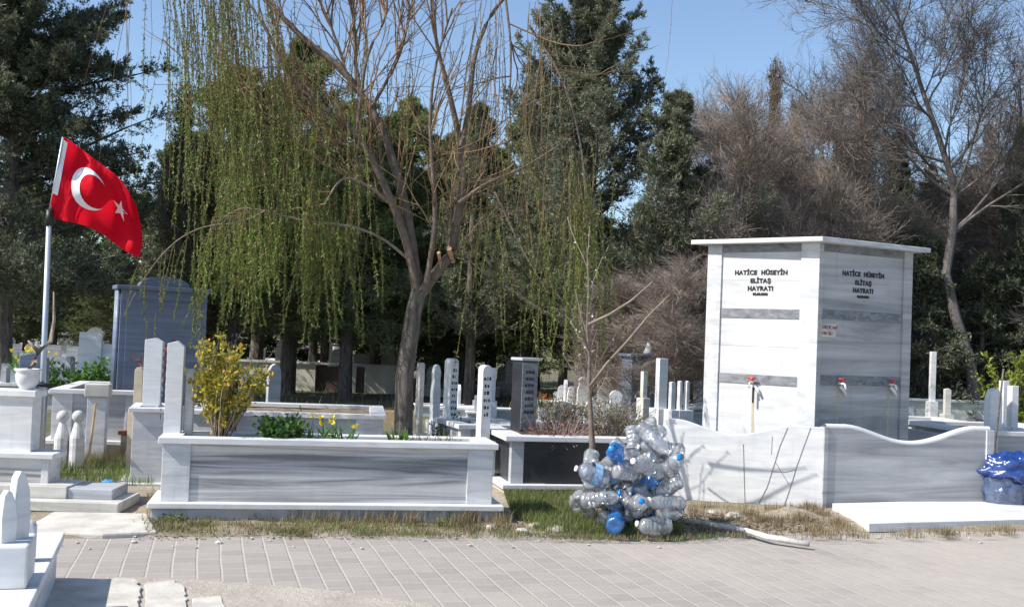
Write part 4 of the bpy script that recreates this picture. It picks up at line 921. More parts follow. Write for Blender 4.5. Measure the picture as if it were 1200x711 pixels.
def conifer_mesh(seed, h, rad, base, nb, nt, nl, lf, el0, el1, droop, shape=.9, trunk_r=.16, sub=3, lat=.5, jit=.6, up=.3, flat=.75):
    rg = np.random.default_rng(seed); wood = Geo()
    tr = np.array([(0.03 * math.sin(z * 1.3 + seed), .03 * math.cos(z), z) for z in np.linspace(-.1, h, 14)]); wood.tubes(tr[None], np.linspace(trunk_r, .015, 14)[None], 9)
    t = rg.uniform(0, 1, nb) ** .85; z = base + (h - base) * t; L_ = rad * ((1 - t) ** shape * .93 + .05) * rg.uniform(.7, 1.12, nb)
    a = rg.uniform(0, 2 * math.pi, nb); lump = 1 + .18 * np.sin(a * 2 + seed + z * .9) + .12 * np.sin(a * 5 + z * 2); L_ = L_ * lump
    el = (el0 * (1 - t) + el1 * t) + rg.normal(0, .1, nb)
    S = np.stack([np.zeros(nb), np.zeros(nb), z], 1); D = np.stack([np.cos(a) * np.cos(el), np.sin(a) * np.cos(el), np.sin(el)], 1)
    B = grow(S, D, L_, 8, .06, (0, 0, -droop), rg); R0 = taper(.012 + L_ * .011, np.full(nb, .004), 8); wood.tubes(B, R0, 4)
    par, S2, D2, tt, _ = kids(B, R0, nt, .18, 1, .95, rg, flat); L2 = L_[par] * (1 - tt * .75) * lat * rg.uniform(.5, 1.1, len(par))
    T2 = grow(S2, D2, L2, 5, .1, (0, 0, -droop * .5), rg); R2 = taper(np.full(len(par), .006), np.full(len(par), .002), 5); wood.tubes(T2, R2, 3)
    par3, S3, D3, t3, _ = kids(T2, R2, sub, .1, 1, .8, rg, .5); L3 = np.minimum(.32, L2[par3] * .5 + .07) * rg.uniform(.5, 1.2, len(par3)); T3 = grow(S3, D3, L3, 3, .1, (0, 0, up), rg)
    n3 = len(T3); idx = np.repeat(np.arange(n3), nl); f = rg.uniform(0, 2, len(idx)); i = np.minimum(f.astype(int), 1); f = (f - i)[:, None]
    p = T3[idx, i] * (1 - f) + T3[idx, i + 1] * f + rg.normal(0, .012, (len(idx), 3)); d = nrm(T3[idx, 2] - T3[idx, 0]) + np.array((0, 0, up))
    lv = Geo(); lv.leaves(p, d, lf[0], lf[1], rg, jit)
    idx = np.repeat(np.arange(len(T2)), nl); k = rg.integers(0, 4, len(idx)); lv.leaves(T2[idx, k] + rg.normal(0, .02, (len(idx), 3)), nrm(T2[idx, k + 1] - T2[idx, k]), lf[0], lf[1], rg, jit)
    return wood, lv
def tree(name, label, px, d, wood, lv, bark, leaf, group='trees behind the graves', rz=0, s=(1, 1, 1), cat='tree', loc=None):
    q = P(px, 450, d) if loc is None else loc
    t = thing(name, label, cat, (q[0], d, 0), rz, group); t.scale = s
    for nm, g, m_ in (('trunk', wood, bark), ('crown', lv, leaf)):
        if g is None: continue
        me = g if isinstance(g, bpy.types.Mesh) else g.mesh(nm)
        if not me.materials: me.materials.append(M[m_])
        o = bpy.data.objects.new(nm, me); COL.objects.link(o); o.parent = t
    return t
def meshes(pair, bark, leaf):
    a = pair[0].mesh('trunk'); a.materials.append(M[bark]); b_ = pair[1].mesh('crown'); b_.materials.append(M[leaf]); return a, b_
def top_h(py, px, d): return P(px, py, d)[2]

# --- cedars
c1 = conifer_mesh(21, 12.5, 3.9, 1.8, 270, 34, 14, (.075, .022), .25, .6, .15, .8, .22, 4, .26, .6, .35, .35)
tree('cedar_tree', 'tall dark cedar with layered branches at the left edge, behind the red flag', 0, 22, c1[0], c1[1], 'bark', 'cedar_needles')
c2 = conifer_mesh(33, top_h(-25, 700, 23), 3.9, 1.5, 125, 36, 14, (.075, .02), .35, .95, -.35, .75, .2, 4, .24, .6, .4, .3)
tree('cedar_tree', 'big grey green cedar with upswept branches right of the bare willow', 682, 23, c2[0], c2[1], 'bark', 'blue_cedar_needles')
c3 = conifer_mesh(41, 5.6, 1.9, .8, 80, 26, 11, (.07, .019), .55, 1.0, -.3, .75, .13, 4, .28, .6, .5, .3); c3m = meshes(c3, 'bark', 'blue_cedar_needles')
tree('juniper_tree', 'bushy grey green conifer with ragged top just right of the big cedar', 786, 21.5, c3m[0], c3m[1], None, None, s=(1.15, 1.15, 1.14))
tree('conifer_tree', 'slim grey green conifer rising among the bare trees above the fountain tank', 1046, 25, c3m[0], c3m[1], None, None, rz=1.3, s=(.62, .62, 1.13))
tree('conifer_tree', 'ragged grey green conifer at the right edge behind the bare trees', 1188, 25, c3m[0], c3m[1], None, None, rz=2.3, s=(.7, .7, 1.2))
tree('conifer_tree', 'grey green conifer standing behind the bare willow, right of its trunk', 548, 25, c3m[0], c3m[1], None, None, rz=4.1, s=(1.1, 1.1, 1.2))
# --- dark dense conifers under the willow strands
c4 = conifer_mesh(51, 8.2, 2.3, 1.35, 150, 15, 8, (.10, .026), .05, .7, .15, .55, .2, 4, .42, .6, .1); c4m = meshes(c4, 'bark', 'dark_needles'); c4b = c4m[1].copy(); c4b.materials.clear(); c4b.materials.append(M['mid_needles'])
for i, (px, d, s, lb) in enumerate(((268, 25.5, .86, 'dark green conifer behind the willow strands, right behind the blue grey monument'), (338, 27, .98, 'dark green conifer behind the thickest green willow strands'), (405, 26, .80, 'dark green conifer with a bare straight trunk beyond the cream wall'), (470, 28, .86, 'dark green conifer directly behind the thick willow trunk'), (612, 28, .85, 'dark green conifer between the willow and the big grey cedar'), (300, 30, .93, 'dark green conifer between two others behind the left willow strands'), (438, 31, .86, 'dark green conifer just left of the thick willow trunk, farther back'), (522, 30, .80, 'dark green conifer just right of the thick willow trunk'), (574, 31, .78, 'dark green conifer behind the reddish hanging twigs right of the willow'))):
    tree('conifer_tree', lb, px, d, c4m[0], c4b, None, None, rz=i * 1.7, s=(s * 1.15, s * 1.15, s * 1.06))
c5 = conifer_mesh(61, 4.6, 1.6, .5, 80, 13, 6, (.10, .036), .1, .7, .1, .55, .12, 4, .45, .6, .2); c5m = meshes(c5, 'bark', 'cedar_needles')
c5g = c5m[1].copy(); c5g.materials.clear(); c5g.materials.append(M['dark_needles'])
for i, (px, d, s, lb, mm) in enumerate(((95, 50, 1.7, 'low dark green conifer right behind the flag pole', c5g), (150, 47, 1.5, 'low dark conifer between the flag and the blue grey monument', c5g), (22, 52, 1.8, 'low bushy conifer at the left edge below the cedar', c5g), (855, 25, .95, 'low dark conifer behind the left side of the fountain tank', c5m[1]), (985, 29, 1.0, 'low dark conifer behind the middle of the fountain tank', c5m[1]), (1110, 27, .9, 'low dark conifer right of the fountain tank behind the leaning trunk', c5m[1]), (1175, 27, 1.0, 'low dark conifer near the right edge behind the white headstones', c5m[1]), (755, 25, .95, 'low dark conifer behind the small blue monument', c5g), (540, 29, .9, 'low dark conifer right of the thick tree trunk', c5g), (1082, 23.5, .85, 'low dark conifer just right of the fountain tank, behind the slim white post', c5m[1]), (1150, 24, .8, 'low dark conifer at the foot of the big leafless tree, on its right', c5m[1]), (1212, 24, .95, 'low dark conifer cut by the right edge', c5m[1]))):
    tree('conifer_tree', lb, px, d, c5m[0], mm, None, None, rz=i * 1.1, s=(s, s, s))
# wood behind: copies of the dark conifers in two irregular rows
i = 0; r_ = random.Random(12)
where = [(-40, 'far left'), (60, 'behind the flag pole'), (130, 'behind the flag'), (215, 'behind the blue grey monument'), (300, 'behind the yellow shrub'), (380, 'beyond the cream wall'), (460, 'behind the willow trunk'), (540, 'right of the willow trunk'), (625, 'behind the dark headstone'), (700, 'behind the thin sapling'), (775, 'behind the blue monument'), (850, 'behind the left of the fountain tank'), (925, 'behind the middle of the fountain tank'), (1000, 'behind the right of the fountain tank'), (1075, 'just right of the fountain tank'), (1150, 'behind the oval headstone'), (1230, 'far right')]
for px, wh in where:
    d = 33 + r_.uniform(-1.5, 2); s = r_.uniform(.6, .78) if px > 780 or px < 200 else r_.uniform(.75, .9)
    if 90 < px < 200: s = .5
    if px == 700 or px == 775: s = .62
    tree('conifer_tree', 'dark conifer of the back row, ' + wh, px, d, c4m[0], c4m[1], None, None, rz=i * 2.1, s=(s * 1.15, s * 1.15, s), group='back row of dark conifers'); i += 1
for i, px in enumerate((-30, 30, 260, 330, 400, 470, 540, 610, 680, 750, 830, 900, 970, 1040, 1110, 1180)):
    near = ['left edge', 'flag pole', 'yellow shrub', 'pointed grey headstone', 'cream wall', 'willow trunk', 'long script headstone', 'dark block headstone', 'sapling', 'blue monument', 'tank left edge', 'tank left face', 'tank front corner', 'tank right face', 'slim white post', 'oval headstone'][i]
    d = 37 + r_.uniform(-2, 2); s = r_.uniform(.85, 1.1); tree('conifer_tree', 'low dark conifer deep in the background, in line with the ' + near, px, d, c5m[0], c5g, None, None, rz=i * 1.3, s=(s * 1.5, s * 1.5, s), group='low conifers in the background')
for i, (px, d, sx, sz, lb) in enumerate(((880, 29, .8, 1.22, 'grey green conifer behind the left end of the bare thicket'), (948, 29, .8, 1.12, 'grey green conifer behind the bare thicket, between the two brown cypresses'), (1085, 28, .85, 1.12, 'grey green conifer just left of the big leafless tree'), (1135, 29, .85, 1.15, 'grey green conifer right behind the big leafless tree'), (660, 27, 1.0, 1.0, 'grey green conifer left of the big cedar, behind the green strands'), (505, 30, 1.0, 1.2, 'tall grey green conifer right of the thick willow trunk'), (365, 29, 1.1, 1.25, 'grey green conifer behind the bare willow limbs, left of its trunk'))):
    tree('conifer_tree', lb, px, d, c3m[0], c3m[1], None, None, rz=i * 1.9 + .4, s=(sx, sx, sz))
# --- brown cypresses
def cypress_mesh(seed, h, rad, nb=240, nt=9, nl=11, lf=(.08, .02)):
    rg = np.random.default_rng(seed); wood = Geo(); wood.tubes(np.array([(0, 0, -.1), (0, 0, h * .5), (0.02, 0, h)])[None], np.array([[.11, .07, .01]]), 8)
    t = rg.uniform(0, 1, nb); z = .5 + (h - .9) * t; a = rg.uniform(0, 6.283, nb); prof = np.sin(np.clip(t * .9 + .12, 0, 1) * math.pi) ** .6 * (1 - t * .5)
    L_ = np.maximum(.35, rad * prof * 1.5) * rg.uniform(.7, 1.15, nb); el = rg.normal(.95, .12, nb); S = np.stack([z * 0, z * 0, z], 1); D = np.stack([np.cos(a) * np.cos(el), np.sin(a) * np.cos(el), np.sin(el)], 1)
    B = grow(S, D, L_, 5, .07, (0, 0, .6), rg); R0 = taper(np.full(nb, .012), np.full(nb, .004), 5); wood.tubes(B, R0, 3)
    par, S2, D2, tt, _ = kids(B, R0, nt, .2, 1, .5, rg); T2 = grow(S2, D2, rg.uniform(.15, .5, len(par)), 4, .1, (0, 0, .5), rg)
    idx = np.repeat(np.arange(len(T2)), nl); k = rg.integers(0, 3, len(idx)); lv = Geo(); lv.leaves(T2[idx, k] + rg.normal(0, .02, (len(idx), 3)), nrm(T2[idx, k + 1] - T2[idx, k]), lf[0], lf[1], rg, .45)
    return wood, lv
y1 = cypress_mesh(3, 6.9, .75); y1m = meshes(y1, 'bark', 'olive_cypress'); y1b = y1m[1].copy(); y1b.materials.clear(); y1b.materials.append(M['brown_cypress'])
def cy(px, d, pt, sw, brown, lb, rz=0): s = top_h(pt, px, d) / 6.95; tree('cypress_tree', lb, px, d, y1m[0], y1b if brown else y1m[1], None, None, rz=rz, s=(sw, sw, s))
cy(201, 24, 92, 1.0, False, 'brownish green cypress with a pointed top between the flag and the willow strands'); cy(182, 26, 175, .95, False, 'shorter olive cypress just right of the red flag', 1)
cy(235, 25, 110, 1.0, True, 'brown tinged cypress mingled with the left willow strands', 2)
cy(897, 27, 62, .75, True, 'brown tipped cypress rising above the left side of the fountain tank', 3); cy(1001, 27, 78, .95, True, 'tall brown cypress rising above the right side of the fountain tank', 4)
cy(925, 29, 105, .8, False, 'olive cypress behind the brown thicket, between the two brown cypresses', 5); cy(975, 28, 150, .8, False, 'short olive cypress just left of the tall brown cypress', 2.2); cy(1150, 30, 130, .8, False, 'olive cypress half hidden by the big bare tree at the right', 1.2)
cy(860, 28, 105, .8, True, 'brown cypress at the left end of the bare thicket', .5)

# --- bare deciduous trees
def bare_mesh(seed, h, spread, trunk_h, r0, n1=9, n2=8, n3=8, n4=6, lean=(0, 0), ang=(.55, .7, .8), twl=.5, twr=.005, trunk=None):
    rg = np.random.default_rng(seed); w_ = Geo()
    if trunk is None: trunk = np.array([(lean[0] * t * h, lean[1] * t * h, h * .8 * t) for t in np.linspace(0, 1, 8)]) + np.concatenate([[[0, 0, -.1]], rg.normal(0, .07, (7, 3))])
    T = trunk[None]; R0 = taper(np.array([r0]), [r0 * .2], T.shape[1]); w_.tubes(T, R0, 9); t0 = trunk_h / (h * .8)
    par, S, D, tt, rp = kids(T, R0, n1, t0, 1, ang[0], rg); A = grow(S, D, spread * (1.15 - tt * .55) * rg.uniform(.75, 1.25, len(par)), 9, .13, (0, 0, .3), rg); RA = taper(rp * .42, rp * .08, 9); w_.tubes(A, RA, 6)
    par, S, D, tt, rp = kids(A, RA, n2, .15, 1, ang[1], rg); B = grow(S, D, spread * .5 * (1.1 - tt * .6) * rg.uniform(.6, 1.1, len(par)), 9, .085, (0, 0, .25), rg); RB = taper(np.maximum(rp * .6, twr * 1.6), np.full(len(par), twr), 9); w_.tubes(B, RB, 4)
    par, S, D, tt, rp = kids(B, RB, n3, .1, 1, ang[2], rg); C_ = grow(S, D, twl * rg.uniform(.6, 1.4, len(par)), 5, .08, (0, 0, .2), rg); RC = taper(np.full(len(par), twr * 1.1), np.full(len(par), twr * .6), 5); w_.tubes(C_, RC, 3)
    if n4:
        par, S, D, tt, rp = kids(C_, RC, n4, .1, 1, .7, rg); E = grow(S, D, twl * .5 * rg.uniform(.5, 1.3, len(par)), 3, .15, (0, 0, .15), rg); w_.tubes(E, taper(np.full(len(par), twr * .7), np.full(len(par), twr * .45), 3), 3)
    return w_
# big leaning tree at the right, trunk traced
d = 23.0; q0 = P(1138, 440, d); q0[2] = 0
tk = np.array([P(x, y, d) for x, y in ((1150, 470), (1138, 425), (1122, 370), (1112, 320), (1122, 265), (1124, 215), (1108, 160), (1092, 110), (1075, 55), (1060, 5))]); tk[0, 2] = -.1; tk[:, 1] += np.linspace(0, .5, 10); tk -= np.array((q0[0], d, 0))
w1 = bare_mesh(71, 8.0, 3.6, 2.6, .13, 22, 11, 10, 6, trunk=tk, ang=(.8, .65, .7), twl=.6, twr=.0052)
w1m = w1.mesh('trunk'); w1m.materials.append(M['dark_twig']); t = thing('bare_tree', 'large leafless tree with a leaning forked trunk, tallest one at the right', 'tree', (q0[0], d, 0), 0, 'leafless trees'); obj('trunk', w1m, None, t)
w2 = bare_mesh(72, 6.3, 2.1, .5, .09, 18, 13, 12, 7, ang=(.75, .7, .75), twl=.55, twr=.0046).mesh('branches'); w2.materials.append(M['brown_twig'])
w3 = bare_mesh(73, 6.3, 2.2, .6, .09, 18, 13, 12, 7, ang=(.75, .7, .75), twl=.6, twr=.0046).mesh('branches'); w3.materials.append(M['bare_twig'])
for i, (px, d, sx, sz, me, lb) in enumerate(((868, 22, 1.0, 1.0, w2, 'dense brown leafless tree behind the left edge of the fountain tank'), (925, 23.5, 1.05, 1.06, w2, 'dense brown leafless tree behind the left face of the fountain tank'), (980, 24, 1.05, .9, w3, 'grey leafless tree behind the middle of the fountain tank'), (1035, 25.5, 1.0, .78, w3, 'grey leafless tree behind the right face of the fountain tank'),
        (1090, 27, 1.0, .9, w3, 'grey leafless tree left of the big leaning one'), (1165, 27.5, 1.05, .98, w3, 'grey leafless tree between the big leaning one and the right edge'), (1225, 25, 1.0, .95, w2, 'brown leafless tree cut by the right edge'), (790, 19.5, .85, .46, w2, 'low brown leafless thicket tree between the bottle heap and the fountain tank'), (735, 20.5, .75, .46, w2, 'low brown leafless tree behind the pale diagonal branch'), (845, 25, .95, 1.05, w2, 'brown leafless tree right of the ragged juniper'), (1130, 27.5, 1.1, .85, w2, 'brown leafless tree behind the big leaning one'), (62, 49, 1.2, .8, w3, 'small grey leafless tree behind the flag pole'))):
    q = P(px, 450, d); t = thing('bare_tree', lb, 'tree', (q[0], d, 0), i * 1.9, 'leafless trees'); t.scale = (sx, sx, sz); obj('branches', me, None, t)

for i, (px, d, sx, sz, lb) in enumerate(((1005, 27, .8, .82, 'tall grey leafless tree with fine twigs behind the tall brown cypress'), (1190, 26, .85, .9, 'tall grey leafless tree at the right edge, behind the others'), (905, 28, .75, .78, 'tall grey leafless tree rising behind the brown thicket'))):
    q = P(px, 450, d); t = thing('bare_tree', lb, 'tree', (q[0], d, 0), i * 2.3 + 1, 'leafless trees'); t.scale = (sx, sx, sz); obj('trunk', w1m, None, t)
# --- the willow
wd = 12.3; q0 = P(476, 500, wd); wl0 = np.array((q0[0], wd, 0))
wt = thing('willow_tree', 'large willow with a thick leaning trunk, bare upper limbs and hanging green strands', 'tree', tuple(wl0), 0)
def limb(pix, d0, d1, r0, r1, n=26):
    p = smoothpts(pix); k = np.linspace(0, 59, n).astype(int); p = p[k]; dd = np.linspace(d0, d1, n); o = np.array([P(a[0], a[1], b_) for a, b_ in zip(p, dd)]) - wl0
    return o, np.linspace(r0, r1, n)
tp_ = [P(x, y, wd) - wl0 for x, y in ((474, 520), (473, 480), (474, 440), (480, 400), (484, 370), (491, 340))]; tp_[0][2] = -.15
g = Geo(); tt = np.array(tp_); tt = np.stack([np.interp(np.linspace(0, 5, 24), np.arange(6), tt[:, k]) for k in range(3)], 1)
g.tubes(tt[None], np.concatenate([[.15, .128, .112], np.linspace(.106, .088, 21)])[None], 14)
trunk_o = obj('trunk', g, M['bark'], wt, smooth=True, normals=False)
LIMBS = [([(489, 345), (480, 291), (457, 229), (431, 177), (418, 156), (384, 130), (353, 109), (327, 68), (311, 31), (285, -5)], 12.3, 12.0, .065, .014),
    ([(489, 345), (484, 291), (474, 234), (459, 182), (441, 135), (418, 104), (400, 78), (358, 49), (311, 0), (250, -60), (212, -70), (185, -40)], 12.3, 12.6, .075, .014),
    ([(491, 348), (512, 318), (530, 297), (535, 260), (543, 218), (540, 172), (535, 146), (524, 99), (511, 52), (504, -10)], 12.3, 12.2, .075, .016),
    ([(418, 104), (416, 52), (412, -15)], 12.5, 12.6, .028, .016), ([(410, 99), (389, 31), (366, -15)], 12.5, 12.4, .022, .012), ([(418, 156), (422, 120), (430, 60), (455, 20), (452, -20)], 12.15, 12.0, .026, .013),
    ([(538, 238), (571, 213), (613, 198), (655, 170)], 12.2, 12.0, .03, .008), ([(540, 172), (550, 130), (556, 52), (592, -10), (650, -50), (720, -60), (792, -25)], 12.2, 12.5, .036, .012),
    ([(436, 125), (468, 70), (480, 20), (478, -15)], 12.4, 12.5, .026, .013), ([(500, 330), (511, 262), (508, 208), (503, 150), (508, 80), (530, 10)], 12.2, 12.0, .04, .012),
    ([(480, 305), (446, 276), (405, 263), (358, 260), (311, 247), (280, 242), (252, 262), (240, 300)], 12.3, 11.6, .022, .006), ([(311, 247), (280, 262), (238, 264), (200, 285), (165, 330), (145, 370)], 11.75, 11.3, .010, .003),
    ([(470, 250), (430, 215), (400, 205), (380, 240)], 12.3, 11.9, .025, .01), ([(430, 175), (385, 165), (340, 150), (306, 130)], 12.3, 11.9, .02, .008),
    ([(620, 30), (660, 90), (680, 160), (688, 230)], 12.5, 12.3, .018, .01), ([(592, -5), (600, 60), (596, 130), (604, 200)], 12.3, 12.2, .018, .006), ([(384, 130), (350, 90), (318, 75), (280, 90)], 12.2, 12.4, .016, .006), ([(580, 225), (610, 290), (640, 340)], 12.1, 11.9, .016, .006)]
lp = []
for i_, (pix, d0, d1, r0, r1) in enumerate(LIMBS):
    o, r_ = limb(pix, d0, d1, r0 * .85, r1 * .8); lp.append((o, r_)); g = Geo(); g.tubes(o[None], r_[None], 8); obj('limb', g, M['limb_bark' if r0 > .015 and i_ not in (10, 12, 13) else 'pale_bark'], wt, smooth=True, normals=False)
c_ = P(526, 291, 12.05) - wl0; g = Geo(); g.tube([c_ + (0.03, .3, -.12), c_], [.026, .028], 10); so_ = obj('cut_stub', g, M['fresh_cut_wood'], wt)
g = Geo(); c_ = P(514, 296, 12.1) - wl0; g.tube([c_ + (0.02, .2, -.15), c_], [.018, .02], 10); obj('cut_stub', g, M['fresh_cut_wood'], wt)
# upward bare twigs
rg = np.random.default_rng(77); LA = np.stack([a for a, b_ in lp]); RA = np.stack([b_ for a, b_ in lp]); tw = Geo(); up_sel = [0, 1, 2, 3, 4, 5, 8, 9, 12, 13, 15]
par, S, D, t_, rp = kids(LA[up_sel], RA[up_sel], 12, .15, 1, .6, rg); D = nrm(D * (1, .8, 1) + (0, 0, .5)); A = grow(S, D, rg.uniform(.6, 1.7, len(S)), 9, .09, (0, 0, .5), rg); rA = taper(np.full(len(S), .010), np.full(len(S), .004), 9); tw.tubes(A, rA, 4)
par, S, D, t_, rp = kids(A, rA, 6, .1, 1, .5, rg); B = grow(S, D, rg.uniform(.3, 1.0, len(S)), 7, .08, (0, 0, -.2), rg); rB = taper(np.full(len(S), .0045), np.full(len(S), .0025), 7); tw.tubes(B, rB, 3)
obj('twigs', tw, M['willow_twig'], wt, normals=False, kind='stuff')
# hanging strands
def strands(S, Ln, lean, wig, rg, twr=.0035, sag=1.0, n=12):
    D = np.stack([rg.normal(lean[0], .12, len(S)), rg.normal(lean[1], .12, len(S)), np.full(len(S), -1.)], 1); return grow(S, D, Ln, n, wig, (0, 0, -sag), rg)
def from_px(x0, x1, y0, y1, d0, d1, n, rg): 
    cx = rg.uniform(x0, x1, max(3, n // 4)); x = cx[rg.integers(0, len(cx), n)] + rg.normal(0, 5, n); y = rg.uniform(y0, y1, n); dd = rg.uniform(d0, d1, n); return np.array([P(a, b_, c) for a, b_, c in zip(x, y, dd)]) - wl0
def limb_pts(i, t0, t1, n, rg, sx=.25, sy=.5, sz=.08):
    o, _ = lp[i]; t = rg.uniform(t0, t1, n) * (len(o) - 1.001); k = t.astype(int); f = (t - k)[:, None]; return o[k] * (1 - f) + o[k + 1] * f + rg.normal(0, 1, (n, 3)) * (sx, sy, sz)
sets = []
rg = np.random.default_rng(99)
sets.append((strands(limb_pts(1, .68, .99, 80, rg, .1, .5, .1), rg.uniform(1.6, 3.0, 80), (.17, 0), .035, rg), 30, 1.0))
sets.append((strands(from_px(190, 330, -60, 60, 11.4, 13.4, 75, rg), rg.uniform(1.4, 3.0, 75), (.13, 0), .04, rg), 32, 1.0))
sets.append((strands(from_px(215, 420, 60, 200, 11.4, 13.6, 120, rg), rg.uniform(.8, 2.1, 120), (.06, 0), .05, rg), 34, 1.0))
sets.append((strands(limb_pts(10, .25, 1, 70, rg, .1, .4, .03), rg.uniform(.4, 1.35, 70), (.02, 0), .06, rg), 26, 1.0))
sets.append((strands(from_px(250, 460, 190, 260, 11.5, 13.4, 60, rg), rg.uniform(.6, 1.3, 60), (.0, 0), .06, rg), 26, 1.0))
sets.append((strands(limb_pts(11, .1, 1, 22, rg, .1, .3, .03), rg.uniform(.3, .8, 22), (-.1, 0), .06, rg), 12, .8))
sets.append((strands(from_px(610, 720, 150, 260, 11.6, 13.2, 65, rg), rg.uniform(1.2, 2.3, 65), (.03, 0), .04, rg), 34, 1.0))
sets.append((strands(from_px(570, 640, -20, 120, 11.6, 13.0, 50, rg), rg.uniform(1.2, 2.6, 50), (.0, 0), .05, rg), 8, .8))
sets.append((strands(from_px(500, 600, 190, 300, 11.9, 13.4, 22, rg), rg.uniform(.7, 1.5, 22), (.0, 0), .05, rg), 20, .9))
sets.append((strands(from_px(330, 560, -20, 180, 11.6, 13.4, 60, rg), rg.uniform(.6, 1.8, 60), (.03, 0), .06, rg), 12, .9))
sets.append((strands(from_px(140, 200, -50, 0, 12, 13.0, 6, rg), rg.uniform(1.5, 2.4, 6), (.0, 0), .03, rg), 3, .6))
sets.append((strands((P(792, -28, 12.5) - wl0)[None], np.array([1.25]), (-.12, 0), .05, rg, n=12), 2, .6))
sg = Geo(); lf = Geo()
for T, nl, ls in sets:
    sg.tubes(T, np.repeat(np.linspace(.0042, .002, T.shape[1])[None], len(T), 0), 3)
    idx = np.repeat(np.arange(len(T)), nl * 5); n = T.shape[1]; f = rg.uniform(.08, .999, len(idx)) * (n - 1); i = f.astype(int); f = (f - i)[:, None]
    p = T[idx, i] * (1 - f) + T[idx, i + 1] * f; lf.leaves(p, nrm(T[idx, i + 1] - T[idx, i]), .045 * ls, .0115 * ls, rg, .5)
obj('strands', sg, M['willow_twig'], wt, normals=False, kind='stuff'); obj('leaves', lf, M['willow_leaf'], wt, normals=False, kind='stuff')

# sapling in front of the black grave
sd_ = 10.6; q0 = P(691, 545, sd_); s0_ = np.array((q0[0], sd_, 0)); sp_ = thing('sapling', 'thin dark sapling with a pale diagonal side branch, before the black grave', 'tree', tuple(s0_), 0)
def pl(pix, d0, d1): return np.array([P(x, y, d0 + (d1 - d0) * k / (len(pix) - 1)) for k, (x, y) in enumerate(pix)]) - s0_
a = pl([(694, 560), (694, 520), (692, 485), (690, 450), (691, 420), (688, 385), (690, 340), (688, 290)], 10.6, 11.0); a[0, 2] = -.1
g = Geo(); g.tube(a, [.036, .030, .025, .021, .017, .013, .009, .005], 8); obj('trunk', g, M['limb_bark'], sp_, smooth=True)
for pix in ([(692, 452), (712, 425), (735, 400), (760, 370), (785, 345)], [(690, 380), (715, 368), (740, 352), (765, 330)], [(690, 410), (684, 390), (680, 365)]):
    g = Geo(); b_ = pl(pix, 10.65, 10.3); g.tube(b_, np.linspace(.017 if pix[0][1] != 410 else .009, .006, len(b_)), 6); obj('branch', g, M['pale_bark'], sp_, smooth=True)
A_ = a[None]; par, S, D, t_, rp = kids(A_, np.full((1, 8), .01), 18, .3, 1, .6, rg); T = grow(S, nrm(D + (0, 0, .5)), rg.uniform(.2, .6, 18), 5, .1, (0, 0, .4), rg); g = Geo(); g.tubes(T, np.full(T.shape[:2], .0035), 3); obj('twigs', g, M['brown_twig'], sp_, normals=False)
idx = np.repeat(np.arange(18), 6); g = Geo(); g.leaves(T[idx, rg.integers(0, 5, len(idx))], rg.normal(0, 1, (len(idx), 3)), .022, .018, rg, .5); obj('blossom', g, M['blossom'], sp_, normals=False)

# --- shrubs and plants
def shrub(name, label, loc, h, rad, ns, nl, lf_, leaf, bark, seed, cat='shrub', group=None, el=1.25, leaf2=None, twr=.005, jit=.9, lmin=.25):
    rg = np.random.default_rng(seed); t = thing(name, label, cat, tuple(loc), 0, group); a = rg.uniform(0, 6.283, ns); r_ = rad * .35 * np.sqrt(rg.random(ns))
    S = np.stack([r_ * np.cos(a), r_ * np.sin(a), np.full(ns, -.03)], 1); e = rg.normal(el, .14, ns); D = np.stack([np.cos(a) * np.cos(e), np.sin(a) * np.cos(e), np.sin(e)], 1)
    A = grow(S, D, h * rg.uniform(.55, 1.08, ns), 7, .08, (0, 0, .1), rg); rA = taper(np.full(ns, twr * 1.4), np.full(ns, twr * .6), 7); g = Geo(); g.tubes(A, rA, 4)
    par, S, D, t_, rp = kids(A, rA, 5, .3, 1, .6, rg); B = grow(S, D, rad * .6 * rg.uniform(.4, 1, len(S)), 4, .1, (0, 0, .2), rg); g.tubes(B, taper(np.full(len(S), twr * .7), np.full(len(S), twr * .4), 4), 3)
    obj('stems', g, M[bark], t, normals=False)
    idx = np.repeat(np.arange(len(B)), nl); lv = Geo(); p = B[idx, rg.integers(0, 4, len(idx))] + rg.normal(0, .02, (len(idx), 3)); keep = p[:, 2] > h * lmin * rg.uniform(0, 1, len(p)) 
    lv.leaves(p[keep], rg.normal(0, .5, (keep.sum(), 3)) + (0, 0, .4), lf_[0], lf_[1], rg, jit); obj('foliage', lv, M[leaf], t, normals=False)
    if leaf2:
        idx = np.repeat(np.arange(len(B)), 2); l2 = Geo(); l2.leaves(B[idx, 3] + rg.normal(0, .02, (len(idx), 3)), rg.normal(0, .5, (len(idx), 3)) + (0, 0, .4), lf_[0], lf_[1] * 1.2, rg, jit); obj('flowers', l2, M[leaf2], t, normals=False, kind='stuff')
    return t
s_ = on(f0, fa, .42, .27, .64)
shrub('shrub', 'tall shrub with bright yellow and green leaves growing in the long grave box', s_, .84, .15, 40, 13, (.042, .026), 'yellow_green_leaf', 'pale_bark', 5, el=1.4, leaf2='yellow_leaf')
pB = P(270, 440, 11.9); shrub('shrub', 'grey green feathery shrub just right of the yellow one', (pB[0], pB[1], .5), 1.0, .3, 16, 8, (.05, .015), 'blue_cedar_needles', 'bark', 6)
